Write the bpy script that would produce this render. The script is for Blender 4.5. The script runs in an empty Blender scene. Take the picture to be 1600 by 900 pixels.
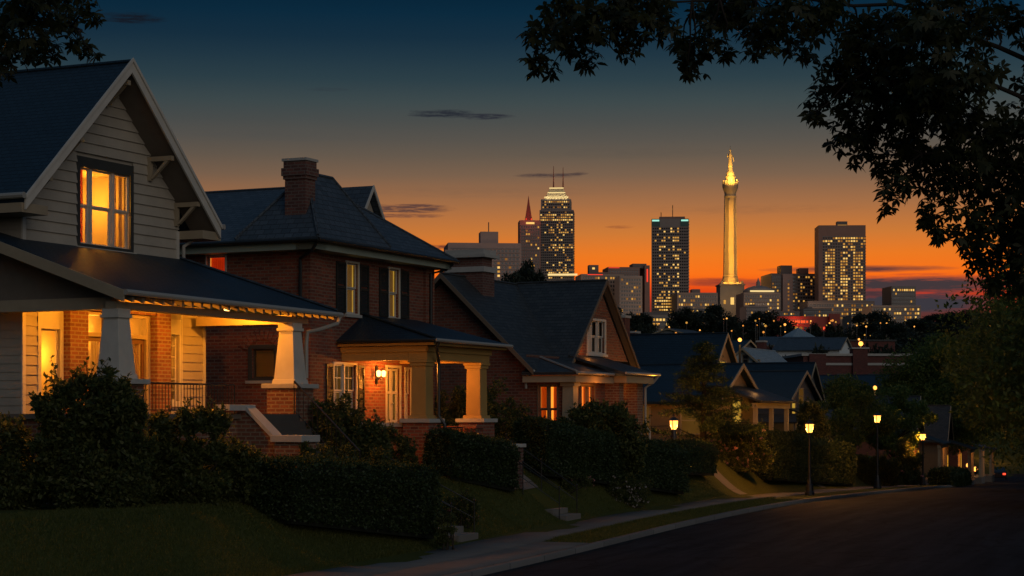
import bpy, math, random
import numpy as np
from mathutils import Vector

R = math.radians
SC = bpy.context.scene
COL = SC.collection
EYE, FOC, HOR = 3.5, 3000.0, 650.0      # eye height (m); focal length and horizon row as measured on a 1600 px wide frame


def at(px, py, Y):
    """the point Y metres ahead that the survey of the photograph puts at px, py"""
    return Vector(((px - 800) / FOC * Y, Y, EYE + (HOR - py) / FOC * Y))


# ------------------------------------------------------------------ objects
def tag(o, label=None, cat=None, group=None, kind=None):
    if label: o['label'] = label
    if cat: o['category'] = cat
    if group: o['group'] = group
    if kind: o['kind'] = kind
    return o


def thing(name, label, cat, loc=(0, 0, 0), rotz=0.0, group=None):
    o = bpy.data.objects.new(name, None)
    o.empty_display_size = .3
    COL.objects.link(o)
    o.location = loc
    o.rotation_euler = (0, 0, rotz)
    return tag(o, label, cat, group)


def link(name, me, mat, parent=None):
    if mat is not None and not me.materials:
        me.materials.append(mat)
    o = bpy.data.objects.new(name, me)
    COL.objects.link(o)
    if parent is not None:
        o.parent = parent
    return o


def children(o):
    return list(o.children)


def copy_tree(o, parent=None):
    c = o.copy()
    COL.objects.link(c)
    if parent is not None: c.parent = parent
    for ch in children(o):
        copy_tree(ch, c)
    return c


class MB:
    """collects polygons; build() links them as one mesh object with metre-scaled UVs laid on every face"""
    def __init__(s):
        s.v = []; s.f = []

    def face(s, pts):
        i = len(s.v)
        s.v.extend([tuple(p) for p in pts])
        s.f.append(tuple(range(i, i + len(pts))))

    def hexa(s, p):          # 8 corners: bottom ring ccw (seen from above) then top ring
        i = len(s.v)
        s.v.extend([tuple(q) for q in p])
        for f in ((3, 2, 1, 0), (4, 5, 6, 7), (0, 1, 5, 4), (1, 2, 6, 5), (2, 3, 7, 6), (3, 0, 4, 7)):
            s.f.append(tuple(i + k for k in f))

    def box(s, x0, x1, y0, y1, z0, z1):
        s.hexa([(x0, y0, z0), (x1, y0, z0), (x1, y1, z0), (x0, y1, z0), (x0, y0, z1), (x1, y0, z1), (x1, y1, z1), (x0, y1, z1)])

    def taper(s, cx, cy, z0, z1, w0, w1, d0=None, d1=None):
        d0 = w0 if d0 is None else d0; d1 = w1 if d1 is None else d1
        a, b, c, d = w0 / 2, d0 / 2, w1 / 2, d1 / 2
        s.hexa([(cx - a, cy - b, z0), (cx + a, cy - b, z0), (cx + a, cy + b, z0), (cx - a, cy + b, z0),
                (cx - c, cy - d, z1), (cx + c, cy - d, z1), (cx + c, cy + d, z1), (cx - c, cy + d, z1)])

    def tbox(s, T, a0, a1, b0, b1, c0, c1):
        s.hexa([T(a0, b0, c1), T(a1, b0, c1), T(a1, b0, c0), T(a0, b0, c0), T(a0, b1, c1), T(a1, b1, c1), T(a1, b1, c0), T(a0, b1, c0)])

    def slab(s, pts, th):    # polygon thickened along -z
        n = len(pts)
        s.face(pts)
        s.face([(p[0], p[1], p[2] - th) for p in reversed(pts)])
        for k in range(n):
            p, q = pts[k], pts[(k + 1) % n]
            s.face([p, (p[0], p[1], p[2] - th), (q[0], q[1], q[2] - th), q])

    def prism(s, T, poly, c0, c1):   # outline (a,b) extruded between depths c0<c1
        n = len(poly)
        s.face([T(a, b, c1) for a, b in poly])
        s.face([T(a, b, c0) for a, b in reversed(poly)])
        for k in range(n):
            (a, b), (c, d) = poly[k], poly[(k + 1) % n]
            s.face([T(a, b, c1), T(a, b, c0), T(c, d, c0), T(c, d, c1)])

    def panel(s, T, a0, a1, b0, b1, holes=(), th=.16):
        """flat wall with rectangular openings and their reveals"""
        xs = sorted({a0, a1, *[min(max(h[0], a0), a1) for h in holes], *[min(max(h[1], a0), a1) for h in holes]})
        ys = sorted({b0, b1, *[min(max(h[2], b0), b1) for h in holes], *[min(max(h[3], b0), b1) for h in holes]})
        for i in range(len(xs) - 1):
            for j in range(len(ys) - 1):
                cx, cy = (xs[i] + xs[i + 1]) / 2, (ys[j] + ys[j + 1]) / 2
                if any(h[0] < cx < h[1] and h[2] < cy < h[3] for h in holes): continue
                s.face([T(xs[i], ys[j], 0), T(xs[i + 1], ys[j], 0), T(xs[i + 1], ys[j + 1], 0), T(xs[i], ys[j + 1], 0)])
        for h in holes:
            if h[1] <= a0 or h[0] >= a1: continue
            p, q, r, t = h
            s.face([T(p, r, 0), T(p, t, 0), T(p, t, -th), T(p, r, -th)])
            s.face([T(q, t, 0), T(q, r, 0), T(q, r, -th), T(q, t, -th)])
            s.face([T(p, t, 0), T(q, t, 0), T(q, t, -th), T(p, t, -th)])
            s.face([T(q, r, 0), T(p, r, 0), T(p, r, -th), T(q, r, -th)])

    def siding(s, T, prof, b0, b1, course=.2, holes=(), proud=.022):
        """lapped boards between heights b0,b1 inside the outline prof(b) -> (left, right)"""
        b = b0
        while b < b1 - .02:
            t = min(b + course, b1)
            l0, r0 = prof(b); l1, r1 = prof(t)
            cuts = [(l0, l1, r0, r1)]
            spans = []
            hs = sorted((h for h in holes if h[2] < (b + t) / 2 < h[3]), key=lambda h: h[0])
            cl0, cl1 = l0, l1
            for h in hs:
                if h[0] > cl0: spans.append((cl0, cl1, h[0], h[0]))
                cl0 = cl1 = h[1]
            if cl0 < r0: spans.append((cl0, cl1, r0, r1))
            for (p0, p1, q0, q1) in spans:
                s.face([T(p0, b, proud), T(q0, b, proud), T(q1, t, .003), T(p1, t, .003)])
                s.face([T(p0, b, .003), T(q0, b, .003), T(q0, b, proud), T(p0, b, proud)])
            b = t

    def tube(s, pts, r, n=8, r1=None, cap=True):
        pts = [Vector(p) for p in pts]
        m = len(pts)
        base = len(s.v)
        up = None
        for i, p in enumerate(pts):
            d = (pts[min(i + 1, m - 1)] - pts[max(i - 1, 0)]).normalized()
            if up is None:
                up = Vector((0, 0, 1)) if abs(d.z) < .9 else Vector((1, 0, 0))
            x = d.cross(up).normalized(); y = x.cross(d).normalized(); up = y
            rr = r[i] if isinstance(r, (list, tuple)) else (r if r1 is None else r + (r1 - r) * i / max(1, m - 1))
            for k in range(n):
                a = 2 * math.pi * k / n
                s.v.append(tuple(p + x * (math.cos(a) * rr) + y * (math.sin(a) * rr)))
        for i in range(m - 1):
            for k in range(n):
                k2 = (k + 1) % n
                s.f.append((base + i * n + k, base + i * n + k2, base + (i + 1) * n + k2, base + (i + 1) * n + k))
        if cap:
            s.f.append(tuple(base + k for k in reversed(range(n))))
            s.f.append(tuple(base + (m - 1) * n + k for k in range(n)))

    def lathe(s, cx, cy, prof, n=16, a0=0.0):
        base = len(s.v)
        for (r, z) in prof:
            for k in range(n):
                a = 2 * math.pi * k / n + a0
                s.v.append((cx + r * math.cos(a), cy + r * math.sin(a), z))
        m = len(prof)
        for i in range(m - 1):
            for k in range(n):
                k2 = (k + 1) % n
                s.f.append((base + i * n + k, base + i * n + k2, base + (i + 1) * n + k2, base + (i + 1) * n + k))
        s.f.append(tuple(base + k for k in reversed(range(n))))
        s.f.append(tuple(base + (m - 1) * n + k for k in range(n)))

    def ball(s, c, r, n=10, sq=(1, 1, 1)):
        prof = [(max(1e-3, r * math.sin(math.pi * i / n)), -r * math.cos(math.pi * i / n)) for i in range(n + 1)]
        base = len(s.v)
        s.lathe(0, 0, prof, n + 4)
        for i in range(base, len(s.v)):
            x, y, z = s.v[i]
            s.v[i] = (c[0] + x * sq[0], c[1] + y * sq[1], c[2] + z * sq[2])

    def mesh(s, name, smooth=False):
        me = bpy.data.meshes.new(name)
        me.from_pydata(s.v, [], s.f)
        me.update()
        uv = me.uv_layers.new(name='UVMap')
        co = np.array(s.v, dtype=np.float64).reshape(-1, 3)
        out = np.zeros((len(me.loops), 2), dtype=np.float32)
        for p in me.polygons:
            n = p.normal
            t = Vector((-n.y, n.x, 0))
            if t.length < 1e-4: t = Vector((1, 0, 0))
            t.normalize()
            b = n.cross(t)
            li = list(p.loop_indices)
            pc = co[list(p.vertices)]
            out[li, 0] = pc @ np.array(t); out[li, 1] = pc @ np.array(b)
        uv.data.foreach_set('uv', out.ravel())
        if smooth:
            me.polygons.foreach_set('use_smooth', [True] * len(me.polygons))
        return me

    def build(s, name, mat, parent=None, smooth=False, bevel=0):
        o = link(name, s.mesh(name, smooth), mat, parent)
        if bevel:
            m = o.modifiers.new('bevel', 'BEVEL'); m.width = bevel; m.segments = 2; m.limit_method = 'ANGLE'
        return o


def front(v):
    return lambda a, b, c: (a, v - c, b)


def side(u):             # faces -u ; a runs along -v
    return lambda a, b, c: (u - c, -a, b)


def far_side(u):         # faces +u
    return lambda a, b, c: (u + c, a, b)


# ------------------------------------------------------------------ materials
MATS = {}


class NT:
    def __init__(s, name):
        m = bpy.data.materials.new(name); m.use_nodes = True
        s.m = m; s.nt = m.node_tree; s.n = s.nt.nodes; s.l = s.nt.links
        s.bsdf = s.n['Principled BSDF']
        MATS[name] = m

    def add(s, typ, **kw):
        nd = s.n.new(typ)
        for k, v in kw.items():
            if k.startswith('_'): setattr(nd, k[1:], v)
            else: nd.inputs[k.replace('_', ' ')].default_value = v
        return nd

    def to(s, a, b): s.l.new(a, b)

    def coord(s, which='UV'):
        return s.n.new('ShaderNodeTexCoord').outputs[which]

    def mixc(s, fac, a, b, blend='MIX'):
        nd = s.n.new('ShaderNodeMix'); nd.data_type = 'RGBA'; nd.blend_type = blend
        for i, x in ((0, fac), (6, a), (7, b)):
            if hasattr(x, 'is_linked'): s.to(x, nd.inputs[i])
            elif i == 0: nd.inputs[i].default_value = x
            else: nd.inputs[i].default_value = (*x, 1) if len(x) == 3 else x
        return nd.outputs[2]

    def math(s, op, a, b=0.0, clamp=False):
        nd = s.n.new('ShaderNodeMath'); nd.operation = op; nd.use_clamp = clamp
        for i, x in ((0, a), (1, b)):
            if hasattr(x, 'is_linked'): s.to(x, nd.inputs[i])
            else: nd.inputs[i].default_value = x
        return nd.outputs[0]

    def ramp(s, fac, stops):
        nd = s.n.new('ShaderNodeValToRGB')
        el = nd.color_ramp.elements
        while len(el) > 1: el.remove(el[-1])
        el[0].position = stops[0][0]; el[0].color = (*stops[0][1], 1)
        for p, c in stops[1:]:
            e = el.new(p); e.color = (*c, 1)
        s.to(fac, nd.inputs[0])
        return nd.outputs[0]

    def noise(s, co, scale, detail=4, rough=.55):
        nd = s.add('ShaderNodeTexNoise', Scale=scale, Detail=detail, Roughness=rough)
        s.to(co, nd.inputs['Vector'])
        return nd.outputs[0]

    def bump(s, h, strength, dist=.02):
        nd = s.add('ShaderNodeBump', Strength=strength, Distance=dist)
        s.to(h, nd.inputs['Height']); s.to(nd.outputs[0], s.bsdf.inputs['Normal'])


def paint(name, col, rough=.6, var=.18, scale=3.0, bump=.15, bscale=25., metal=0.0, spec=.4):
    t = NT(name)
    co = t.coord('Object')
    n = t.noise(co, scale, 6, .65)
    lo = tuple(c * (1 - var) for c in col); hi = tuple(min(1, c * (1 + var)) for c in col)
    c = t.mixc(n, lo, hi)
    t.to(c, t.bsdf.inputs['Base Color'])
    t.bsdf.inputs['Roughness'].default_value = rough
    t.bsdf.inputs['Metallic'].default_value = metal
    t.bsdf.inputs['Specular IOR Level'].default_value = spec
    if bump: t.bump(t.noise(co, bscale, 3), bump, .01)
    return t.m


def brick(name, c1, c2, mortar, w=.23, h=.082, msz=.012, rough=.85):
    t = NT(name)
    co = t.coord('UV')
    b = t.add('ShaderNodeTexBrick', Scale=1.0)
    b.inputs['Color1'].default_value = (*c1, 1); b.inputs['Color2'].default_value = (*c2, 1); b.inputs['Mortar'].default_value = (*mortar, 1)
    b.inputs['Mortar Size'].default_value = msz; b.inputs['Brick Width'].default_value = w; b.inputs['Row Height'].default_value = h
    b.inputs['Mortar Smooth'].default_value = .2; b.inputs['Bias'].default_value = 0.0
    t.to(co, b.inputs['Vector'])
    n = t.noise(co, 2.2, 5)
    n3 = t.noise(co, .5, 3)
    c = t.mixc(t.math('MULTIPLY', t.math('MULTIPLY', n, n3), 1.1), b.outputs[0], tuple(x * .35 for x in c1), 'MIX')
    n2 = t.noise(co, 30, 2)
    c = t.mixc(.25, c, n2, 'OVERLAY')
    t.to(c, t.bsdf.inputs['Base Color'])
    t.bsdf.inputs['Roughness'].default_value = rough
    inv = t.math('SUBTRACT', 1.0, b.outputs['Fac'])
    t.bump(t.math('ADD', inv, t.math('MULTIPLY', n2, .3)), .7, .015)
    return t.m


def shingle(name, c1, c2, w=.26, h=.15, rough=.55):
    t = NT(name)
    co = t.coord('UV')
    b = t.add('ShaderNodeTexBrick', Scale=1.0)
    b.inputs['Color1'].default_value = (*c1, 1); b.inputs['Color2'].default_value = (*c2, 1)
    b.inputs['Mortar'].default_value = (*[x * .25 for x in c1], 1)
    b.inputs['Mortar Size'].default_value = .012; b.inputs['Brick Width'].default_value = w; b.inputs['Row Height'].default_value = h
    t.to(co, b.inputs['Vector'])
    n = t.noise(co, 1.3, 5)
    c = t.mixc(t.math('MULTIPLY', n, .6), b.outputs[0], tuple(x * .45 for x in c1))
    t.to(c, t.bsdf.inputs['Base Color'])
    t.bsdf.inputs['Roughness'].default_value = rough
    t.bsdf.inputs['Specular IOR Level'].default_value = .35
    # each course is a small wedge: sawtooth along the slope
    sep = t.n.new('ShaderNodeSeparateXYZ'); t.to(co, sep.inputs[0])
    saw = t.math('FRACT', t.math('DIVIDE', sep.outputs[1], h))
    hh = t.math('ADD', t.math('SUBTRACT', 1.0, saw), t.math('MULTIPLY', t.math('SUBTRACT', 1.0, b.outputs['Fac']), .35))
    t.bump(t.math('ADD', hh, t.math('MULTIPLY', t.noise(co, 22, 3), .5)), .8, .02)
    return t.m


def emit(name, col, strength, var=0.0, scale=3.0):
    t = NT(name)
    t.n.remove(t.bsdf)
    e = t.add('ShaderNodeEmission', Strength=strength)
    if var:
        n = t.noise(t.coord('Object'), scale, 3)
        c = t.mixc(n, tuple(x * (1 - var) for x in col), tuple(min(1, x * (1 + var)) for x in col))
        t.to(c, e.inputs[0])
    else:
        e.inputs[0].default_value = (*col, 1)
    t.to(e.outputs[0], t.n['Material Output'].inputs[0])
    return t.m


def lantern_glass(name, col, strength):
    t = NT(name); t.n.remove(t.bsdf)
    e = t.add('ShaderNodeEmission', Strength=strength); e.inputs[0].default_value = (*col, 1)
    tr = t.n.new('ShaderNodeBsdfTransparent'); ad = t.n.new('ShaderNodeAddShader')
    t.to(e.outputs[0], ad.inputs[0]); t.to(tr.outputs[0], ad.inputs[1]); t.to(ad.outputs[0], t.n['Material Output'].inputs[0])
    return t.m


def glass(name, tint=(1, 1, 1)):
    t = NT(name); t.n.remove(t.bsdf)
    tr = t.add('ShaderNodeBsdfTransparent'); tr.inputs[0].default_value = (*tint, 1)
    gl = t.add('ShaderNodeBsdfGlossy', Roughness=.03)
    fr = t.add('ShaderNodeFresnel', IOR=1.45)
    mx = t.n.new('ShaderNodeMixShader')
    t.to(fr.outputs[0], mx.inputs[0]); t.to(tr.outputs[0], mx.inputs[1]); t.to(gl.outputs[0], mx.inputs[2])
    t.to(mx.outputs[0], t.n['Material Output'].inputs[0])
    return t.m


def leaf(name, c1, c2, trans=.35, rough=.5):
    t = NT(name)
    g = t.n.new('ShaderNodeNewGeometry')
    c = t.mixc(g.outputs['Random Per Island'], c1, c2)
    t.to(c, t.bsdf.inputs['Base Color'])
    t.bsdf.inputs['Roughness'].default_value = rough
    t.bsdf.inputs['Specular IOR Level'].default_value = .25
    tl = t.n.new('ShaderNodeBsdfTranslucent')
    ct = t.mixc(g.outputs['Random Per Island'], tuple(min(.8, x * 2.4) for x in c1), tuple(min(.8, x * 2.4) for x in c2))     # light through a blade is brighter and yellower than off it
    t.to(ct, tl.inputs[0])
    mx = t.n.new('ShaderNodeMixShader'); mx.inputs[0].default_value = trans
    t.to(t.bsdf.outputs[0], mx.inputs[1]); t.to(tl.outputs[0], mx.inputs[2])
    t.to(mx.outputs[0], t.n['Material Output'].inputs[0])
    return t.m


def cloth(name, col, trans=.5):
    t = NT(name)
    t.bsdf.inputs['Base Color'].default_value = (*col, 1); t.bsdf.inputs['Roughness'].default_value = .9
    tl = t.n.new('ShaderNodeBsdfTranslucent'); tl.inputs[0].default_value = (*col, 1)
    mx = t.n.new('ShaderNodeMixShader'); mx.inputs[0].default_value = trans
    t.to(t.bsdf.outputs[0], mx.inputs[1]); t.to(tl.outputs[0], mx.inputs[2])
    t.to(mx.outputs[0], t.n['Material Output'].inputs[0])
    return t.m


M = {}
M['siding'] = paint('siding_paint', (.40, .35, .28), .65, .30, 1.1)
M['amber_lit_trim'] = paint('amber_lit_trim', (.38, .235, .075), .55, .26, 1.3)  # amber light on the brick house porch, put into the trim's base colour
M['brown_trim'] = paint('brown_trim', (.17, .12, .08), .55, .15)
M['trim'] = paint('cream_trim', (.56, .52, .45), .55, .26, 1.3)
M['porch_trim'] = paint('porch_trim', (.34, .27, .18), .55, .26, 1.3)
M['dark_trim'] = paint('dark_trim', (.05, .05, .045), .5, .2)
M['soffit'] = paint('soffit_wood', (.16, .13, .10), .7, .2, 4)
M['green_trim'] = paint('eave_green', (.30, .36, .30), .5, .15)
M['shutter'] = paint('shutter_paint', (.022, .026, .024), .5, .2)
M['stone'] = paint('cap_stone', (.42, .40, .36), .85, .2, 4, .4, 18)
M['step_dark'] = paint('porch_steps', (.075, .065, .055), .9, .3, 1.5, .4, 20)
M['concrete'] = paint('path_concrete', (.17, .155, .14), .9, .25, 1.2, .5, 20)
M['iron'] = paint('black_iron', (.012, .012, .013), .4, .1, 5, 0, spec=.6)
M['gutter'] = paint('gutter_metal', (.34, .32, .28), .35, .1, 2, 0, .3)
M['downspout'] = paint('dark_downspout', (.02, .022, .022), .4, .1, 2, 0)
M['bark'] = paint('bark', (.022, .016, .012), .95, .35, 6, .8, 14)
M['twig'] = paint('twig', (.03, .022, .015), .9, .3, 6, .3)
M['brick_red'] = brick('brick_red', (.31, .078, .038), (.13, .036, .022), (.24, .16, .11), .27, .10, .017)
M['brick_porch'] = brick('brick_porch', (.29, .105, .055), (.17, .058, .034), (.32, .24, .16), .27, .10, .018)
M['brick_brown'] = brick('brick_brown', (.24, .068, .036), (.11, .036, .024), (.19, .13, .095), .29, .11, .018)
M['brick_chim'] = brick('brick_chimney', (.20, .075, .055), (.10, .04, .032), (.20, .15, .12), .25, .095, .016)
M['brick_far'] = brick('brick_far', (.20, .055, .042), (.12, .036, .03), (.10, .06, .05))
M['roof_blue'] = shingle('roof_blue', (.016, .036, .056), (.010, .024, .040))
M['roof_slate'] = shingle('roof_slate', (.085, .105, .125), (.045, .060, .075), .30, .19)
M['roof_dark'] = shingle('roof_dark', (.060, .062, .060), (.032, .034, .035), .28, .18)
M['roof_pale'] = shingle('roof_pale', (.34, .42, .46), (.26, .33, .37), .3, .2)
M['ceiling'] = paint('porch_ceiling', (.55, .47, .34), .6, .08)
M['floorwood'] = paint('porch_floor', (.16, .13, .10), .6, .15)
M['door'] = paint('door_wood', (.13, .06, .03), .45, .25, 3)
M['pane'] = glass('window_glass')
M['pane_dark'] = paint('dark_glass', (.012, .014, .016), .06, .1, 2, 0, spec=.8)
M['room_amber'] = emit('room_amber', (1.0, .40, .030), 1.05, .38, 1.1)
M['room_gold'] = emit('room_gold', (1.0, .46, .06), .55, .40, 2.0)
M['room_orange'] = emit('room_orange', (1.0, .25, .022), 1.7, .3, 1.5)
M['room_red'] = emit('room_red', (1.0, .18, .018), 1.6, .35, 1.5)
M['room_dim'] = emit('room_dim', (1.0, .36, .06), .10, .4, 1.5)
M['room_dark'] = paint('dark_room', (.03, .025, .02), .9, .2)
M['curtain'] = cloth('pale_curtain', (.62, .50, .34))
M['curtain_amber'] = cloth('amber_curtain', (.62, .27, .09))
M['curtain_red'] = cloth('red_curtain', (.55, .10, .05))
M['shade'] = cloth('pale_blind', (.46, .41, .32), .3)
M['bulb'] = emit('lamp_bulb', (1.0, .50, .12), 6.0)
M['lantern'] = lantern_glass('lantern_glass', (1.0, .36, .06), 1.55)
M['speck'] = emit('distant_lamp', (1.0, .42, .08), 1.6)
M['speck_dim'] = emit('distant_lamp_dim', (1.0, .36, .06), .9)
M['room_wall'] = paint('room_wall', (.62, .50, .33), .9, .15, 1.2)
M['lampshade'] = emit('lampshade', (1.0, .52, .10), 1.6)
M['picture'] = paint('picture', (.10, .07, .05), .7, .3)
M['leaf_maple'] = leaf('leaf_maple', (.020, .027, .010), (.045, .046, .015), .3)
M['leaf_tree'] = leaf('leaf_tree', (.036, .068, .016), (.110, .150, .038), .35)
M['leaf_shrub'] = leaf('leaf_shrub', (.024, .040, .012), (.125, .130, .040), .4)
M['leaf_hedge'] = leaf('leaf_hedge', (.014, .028, .010), (.052, .072, .024), .25)
M['leaf_far'] = leaf('leaf_far', (.016, .024, .016), (.034, .042, .026), .2)
M['needle'] = leaf('leaf_needle', (.026, .046, .014), (.070, .088, .026), .3)
M['petal_pink'] = leaf('petal_pink', (.40, .14, .15), (.60, .26, .24), .4)
M['petal_white'] = leaf('petal_white', (.50, .38, .38), (.70, .60, .55), .4)
M['grass'] = leaf('grass_blade', (.055, .066, .014), (.120, .120, .028), .35)
M['hedge_core'] = paint('hedge_twigs', (.010, .013, .006), .95, .3)
# ------------------------------------------------------------------ the street and the ground
def heading(s):
    return 20.0 - 4.9 * min(1, max(0, (s - 45) / 60))

_S = np.arange(-60, 321, 1.0)
PX = np.zeros(len(_S)); PY = np.zeros(len(_S)); PH = np.array([R(heading(s)) for s in _S])
_i0 = 60
PX[_i0], PY[_i0] = .77, 46.0
for _k in range(_i0, len(_S) - 1):
    PX[_k + 1] = PX[_k] + math.sin(PH[_k]); PY[_k + 1] = PY[_k] + math.cos(PH[_k])
for _k in range(_i0, 0, -1):
    PX[_k - 1] = PX[_k] - math.sin(PH[_k]); PY[_k - 1] = PY[_k] - math.cos(PH[_k])
_zs = [-60, 0, 10, 18, 30, 42, 55, 75, 96, 120, 150, 190, 230, 320]
_zz = [0, 0, .12, .18, .12, -.10, -.36, -.90, -1.50, -2.2, -3.0, -4.0, -4.8, -5.6]
_zr = np.interp(_S, _zs, _zz)
_zr = np.convolve(np.pad(_zr, 6, mode='edge'), np.ones(13) / 13, mode='valid')


def road_z(s): return np.interp(s, _S, _zr)


def sn(s, n):
    """street coordinates (along the kerb, metres to its left) to x, y"""
    x = np.interp(s, _S, PX); y = np.interp(s, _S, PY); h = np.interp(s, _S, PH)
    return x - np.cos(h) * n, y + np.sin(h) * n


def to_sn(x, y):
    x = np.atleast_1d(np.asarray(x, float)); y = np.atleast_1d(np.asarray(y, float))
    so = np.zeros(len(x)); no = np.zeros(len(x))
    for c in range(0, len(x), 4000):
        dx = x[c:c + 4000, None] - PX[None]; dy = y[c:c + 4000, None] - PY[None]
        k = np.argmin(dx * dx + dy * dy, axis=1)
        rx = x[c:c + 4000] - PX[k]; ry = y[c:c + 4000] - PY[k]
        so[c:c + 4000] = _S[k] + rx * np.sin(PH[k]) + ry * np.cos(PH[k])
        no[c:c + 4000] = -rx * np.cos(PH[k]) + ry * np.sin(PH[k])
    return so, no


def sstep(a, b, x):
    t = np.clip((x - a) / (b - a), 0, 1)
    return t * t * (3 - 2 * t)


ROADW = 12.5
SW0, SW1 = 1.5, 3.15


def height(x, y):
    x = np.atleast_1d(np.asarray(x, float)); y = np.atleast_1d(np.asarray(y, float))
    s, n = to_sn(x, y)
    zr = road_z(s)
    terr = np.interp(s, [-20, 0, 10, 20, 60, 120], [1.5, 1.5, 1.8, 2.15, 2.3, 1.9])
    left = .13 + .03 * np.clip(n, 0, 3) / 3 + (terr - .15) * sstep(3.0, np.interp(s, [-4, 8], [6.3, 6.0]), n)
    right = .13 + .9 * sstep(-13, -24, n)
    near = zr + np.where(n > 0, left, np.where(n < -ROADW, right, 0))
    r = np.hypot(x, y)
    far = np.clip(.066 * (r - 200), 0, 53)
    wr = np.maximum(sstep(14, 45, np.abs(n + 5.5)), sstep(300, 345, r))
    bl = sstep(150, 260, r) * wr
    base = near * (1 - bl) - 2.0 * bl
    far = far * wr
    und = .25 * np.sin(x * .21 + 1) * np.sin(y * .17) * sstep(4.5, 9, n)
    return base + far * (y > 0) + und * .35


def ground(x, y): return float(height(x, y)[0])


def ground_sn(s, n):
    x, y = sn(s, n)
    return Vector((float(x), float(y), ground(x, y)))


def grid_mesh(name, xs, ys, zs, mat, nu, nv, kind='structure', uvs=None):
    co = np.stack([xs, ys, zs], 1)
    idx = np.arange(nu * nv).reshape(nu, nv)
    f = np.stack([idx[:-1, :-1], idx[1:, :-1], idx[1:, 1:], idx[:-1, 1:]], -1).reshape(-1, 4)
    me = np_mesh(name, co, f)
    uv = me.uv_layers.new(name='UVMap')
    u = co[:, :2] if uvs is None else uvs
    uv.data.foreach_set('uv', u[f.ravel()].astype(np.float32).ravel())
    me.polygons.foreach_set('use_smooth', [True] * len(me.polygons))
    o = link(name, me, mat)
    o['kind'] = kind
    return o


def np_mesh(name, co, faces):
    k = faces.shape[1]
    me = bpy.data.meshes.new(name)
    me.vertices.add(len(co)); me.vertices.foreach_set('co', co.astype(np.float32).ravel())
    me.loops.add(faces.size); me.loops.foreach_set('vertex_index', faces.astype(np.int32).ravel())
    me.polygons.add(len(faces))
    me.polygons.foreach_set('loop_start', np.arange(0, faces.size, k, dtype=np.int32))
    me.polygons.foreach_set('loop_total', np.full(len(faces), k, dtype=np.int32))
    me.update(calc_edges=True)
    return me


def asphalt():
    t = NT('asphalt')
    co = t.coord('UV')
    n1 = t.noise(co, .25, 6); n2 = t.noise(co, 60, 3, .7)
    mp = t.n.new('ShaderNodeMapping'); mp.inputs['Scale'].default_value = (.12, 1.6, 1); t.to(co, mp.inputs[0])
    n3 = t.noise(mp.outputs[0], 1.2, 4)
    c = t.mixc(n1, (.007, .0088, .012), (.036, .041, .050))
    c = t.mixc(t.math('MULTIPLY', t.math('SUBTRACT', n3, .38), 3.2, True), c, (.012, .016, .018))
    c = t.mixc(.4, c, n2, 'OVERLAY')
    v = t.add('ShaderNodeTexVoronoi', Scale=.35); v.feature = 'DISTANCE_TO_EDGE'
    w = t.n.new('ShaderNodeMix'); w.data_type = 'VECTOR'
    wn = t.add('ShaderNodeTexNoise', Scale=1.5, Detail=4); t.to(co, wn.inputs['Vector'])
    ad = t.n.new('ShaderNodeVectorMath'); ad.operation = 'ADD'; t.to(co, ad.inputs[0]); t.to(wn.outputs[1], ad.inputs[1])
    t.to(ad.outputs[0], v.inputs['Vector'])
    crack = t.math('LESS_THAN', v.outputs[0], .016)
    c = t.mixc(t.math('MULTIPLY', crack, .75), c, (.008, .008, .008))
    t.to(c, t.bsdf.inputs['Base Color'])
    t.bsdf.inputs['Specular IOR Level'].default_value = .06
    t.to(t.math('ADD', t.math('MULTIPLY', n3, .25), .68), t.bsdf.inputs['Roughness'])
    t.bump(t.math('ADD', n2, t.math('MULTIPLY', crack, -2)), .5, .008)
    return t.m


def lawn_mat():
    t = NT('lawn')
    co = t.coord('UV')
    n1 = t.noise(co, .35, 5); n2 = t.noise(co, 18, 4, .7)
    c = t.mixc(n1, (.050, .062, .011), (.115, .115, .026))
    c = t.mixc(t.math('MULTIPLY', n2, .6), c, (.034, .034, .013))
    t.to(c, t.bsdf.inputs['Base Color']); t.bsdf.inputs['Roughness'].default_value = .9
    t.bsdf.inputs['Specular IOR Level'].default_value = .1
    t.bump(n2, .9, .05)
    return t.m


def slab_mat(name, c1, c2, joint=1.5):
    t = NT(name)
    co = t.coord('UV')
    n1 = t.noise(co, .6, 6); n2 = t.noise(co, 25, 3)
    c = t.mixc(n1, c1, c2)
    sep = t.n.new('ShaderNodeSeparateXYZ'); t.to(co, sep.inputs[0])
    fr = t.math('FRACT', t.math('DIVIDE', sep.outputs[0], joint))
    j = t.math('LESS_THAN', fr, .016)
    c = t.mixc(j, c, tuple(x * .25 for x in c1))
    wn = t.n.new('ShaderNodeTexWhiteNoise'); wn.noise_dimensions = '1D'
    t.to(t.math('FLOOR', t.math('DIVIDE', sep.outputs[0], joint)), wn.inputs['W'])
    c = t.mixc(t.math('MULTIPLY', wn.outputs[0], .45), c, tuple(x * .55 for x in c1))
    t.to(c, t.bsdf.inputs['Base Color']); t.bsdf.inputs['Roughness'].default_value = .85
    t.bump(t.math('SUBTRACT', t.math('MULTIPLY', n2, .4), j), .5, .012)
    return t.m


M['asphalt'] = asphalt(); M['lawn'] = lawn_mat()
M['sidewalk'] = slab_mat('sidewalk_slabs', (.115, .097, .082), (.19, .165, .142))
M['kerb'] = slab_mat('kerb_stone', (.13, .12, .11), (.20, .185, .165), 2.4)


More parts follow.
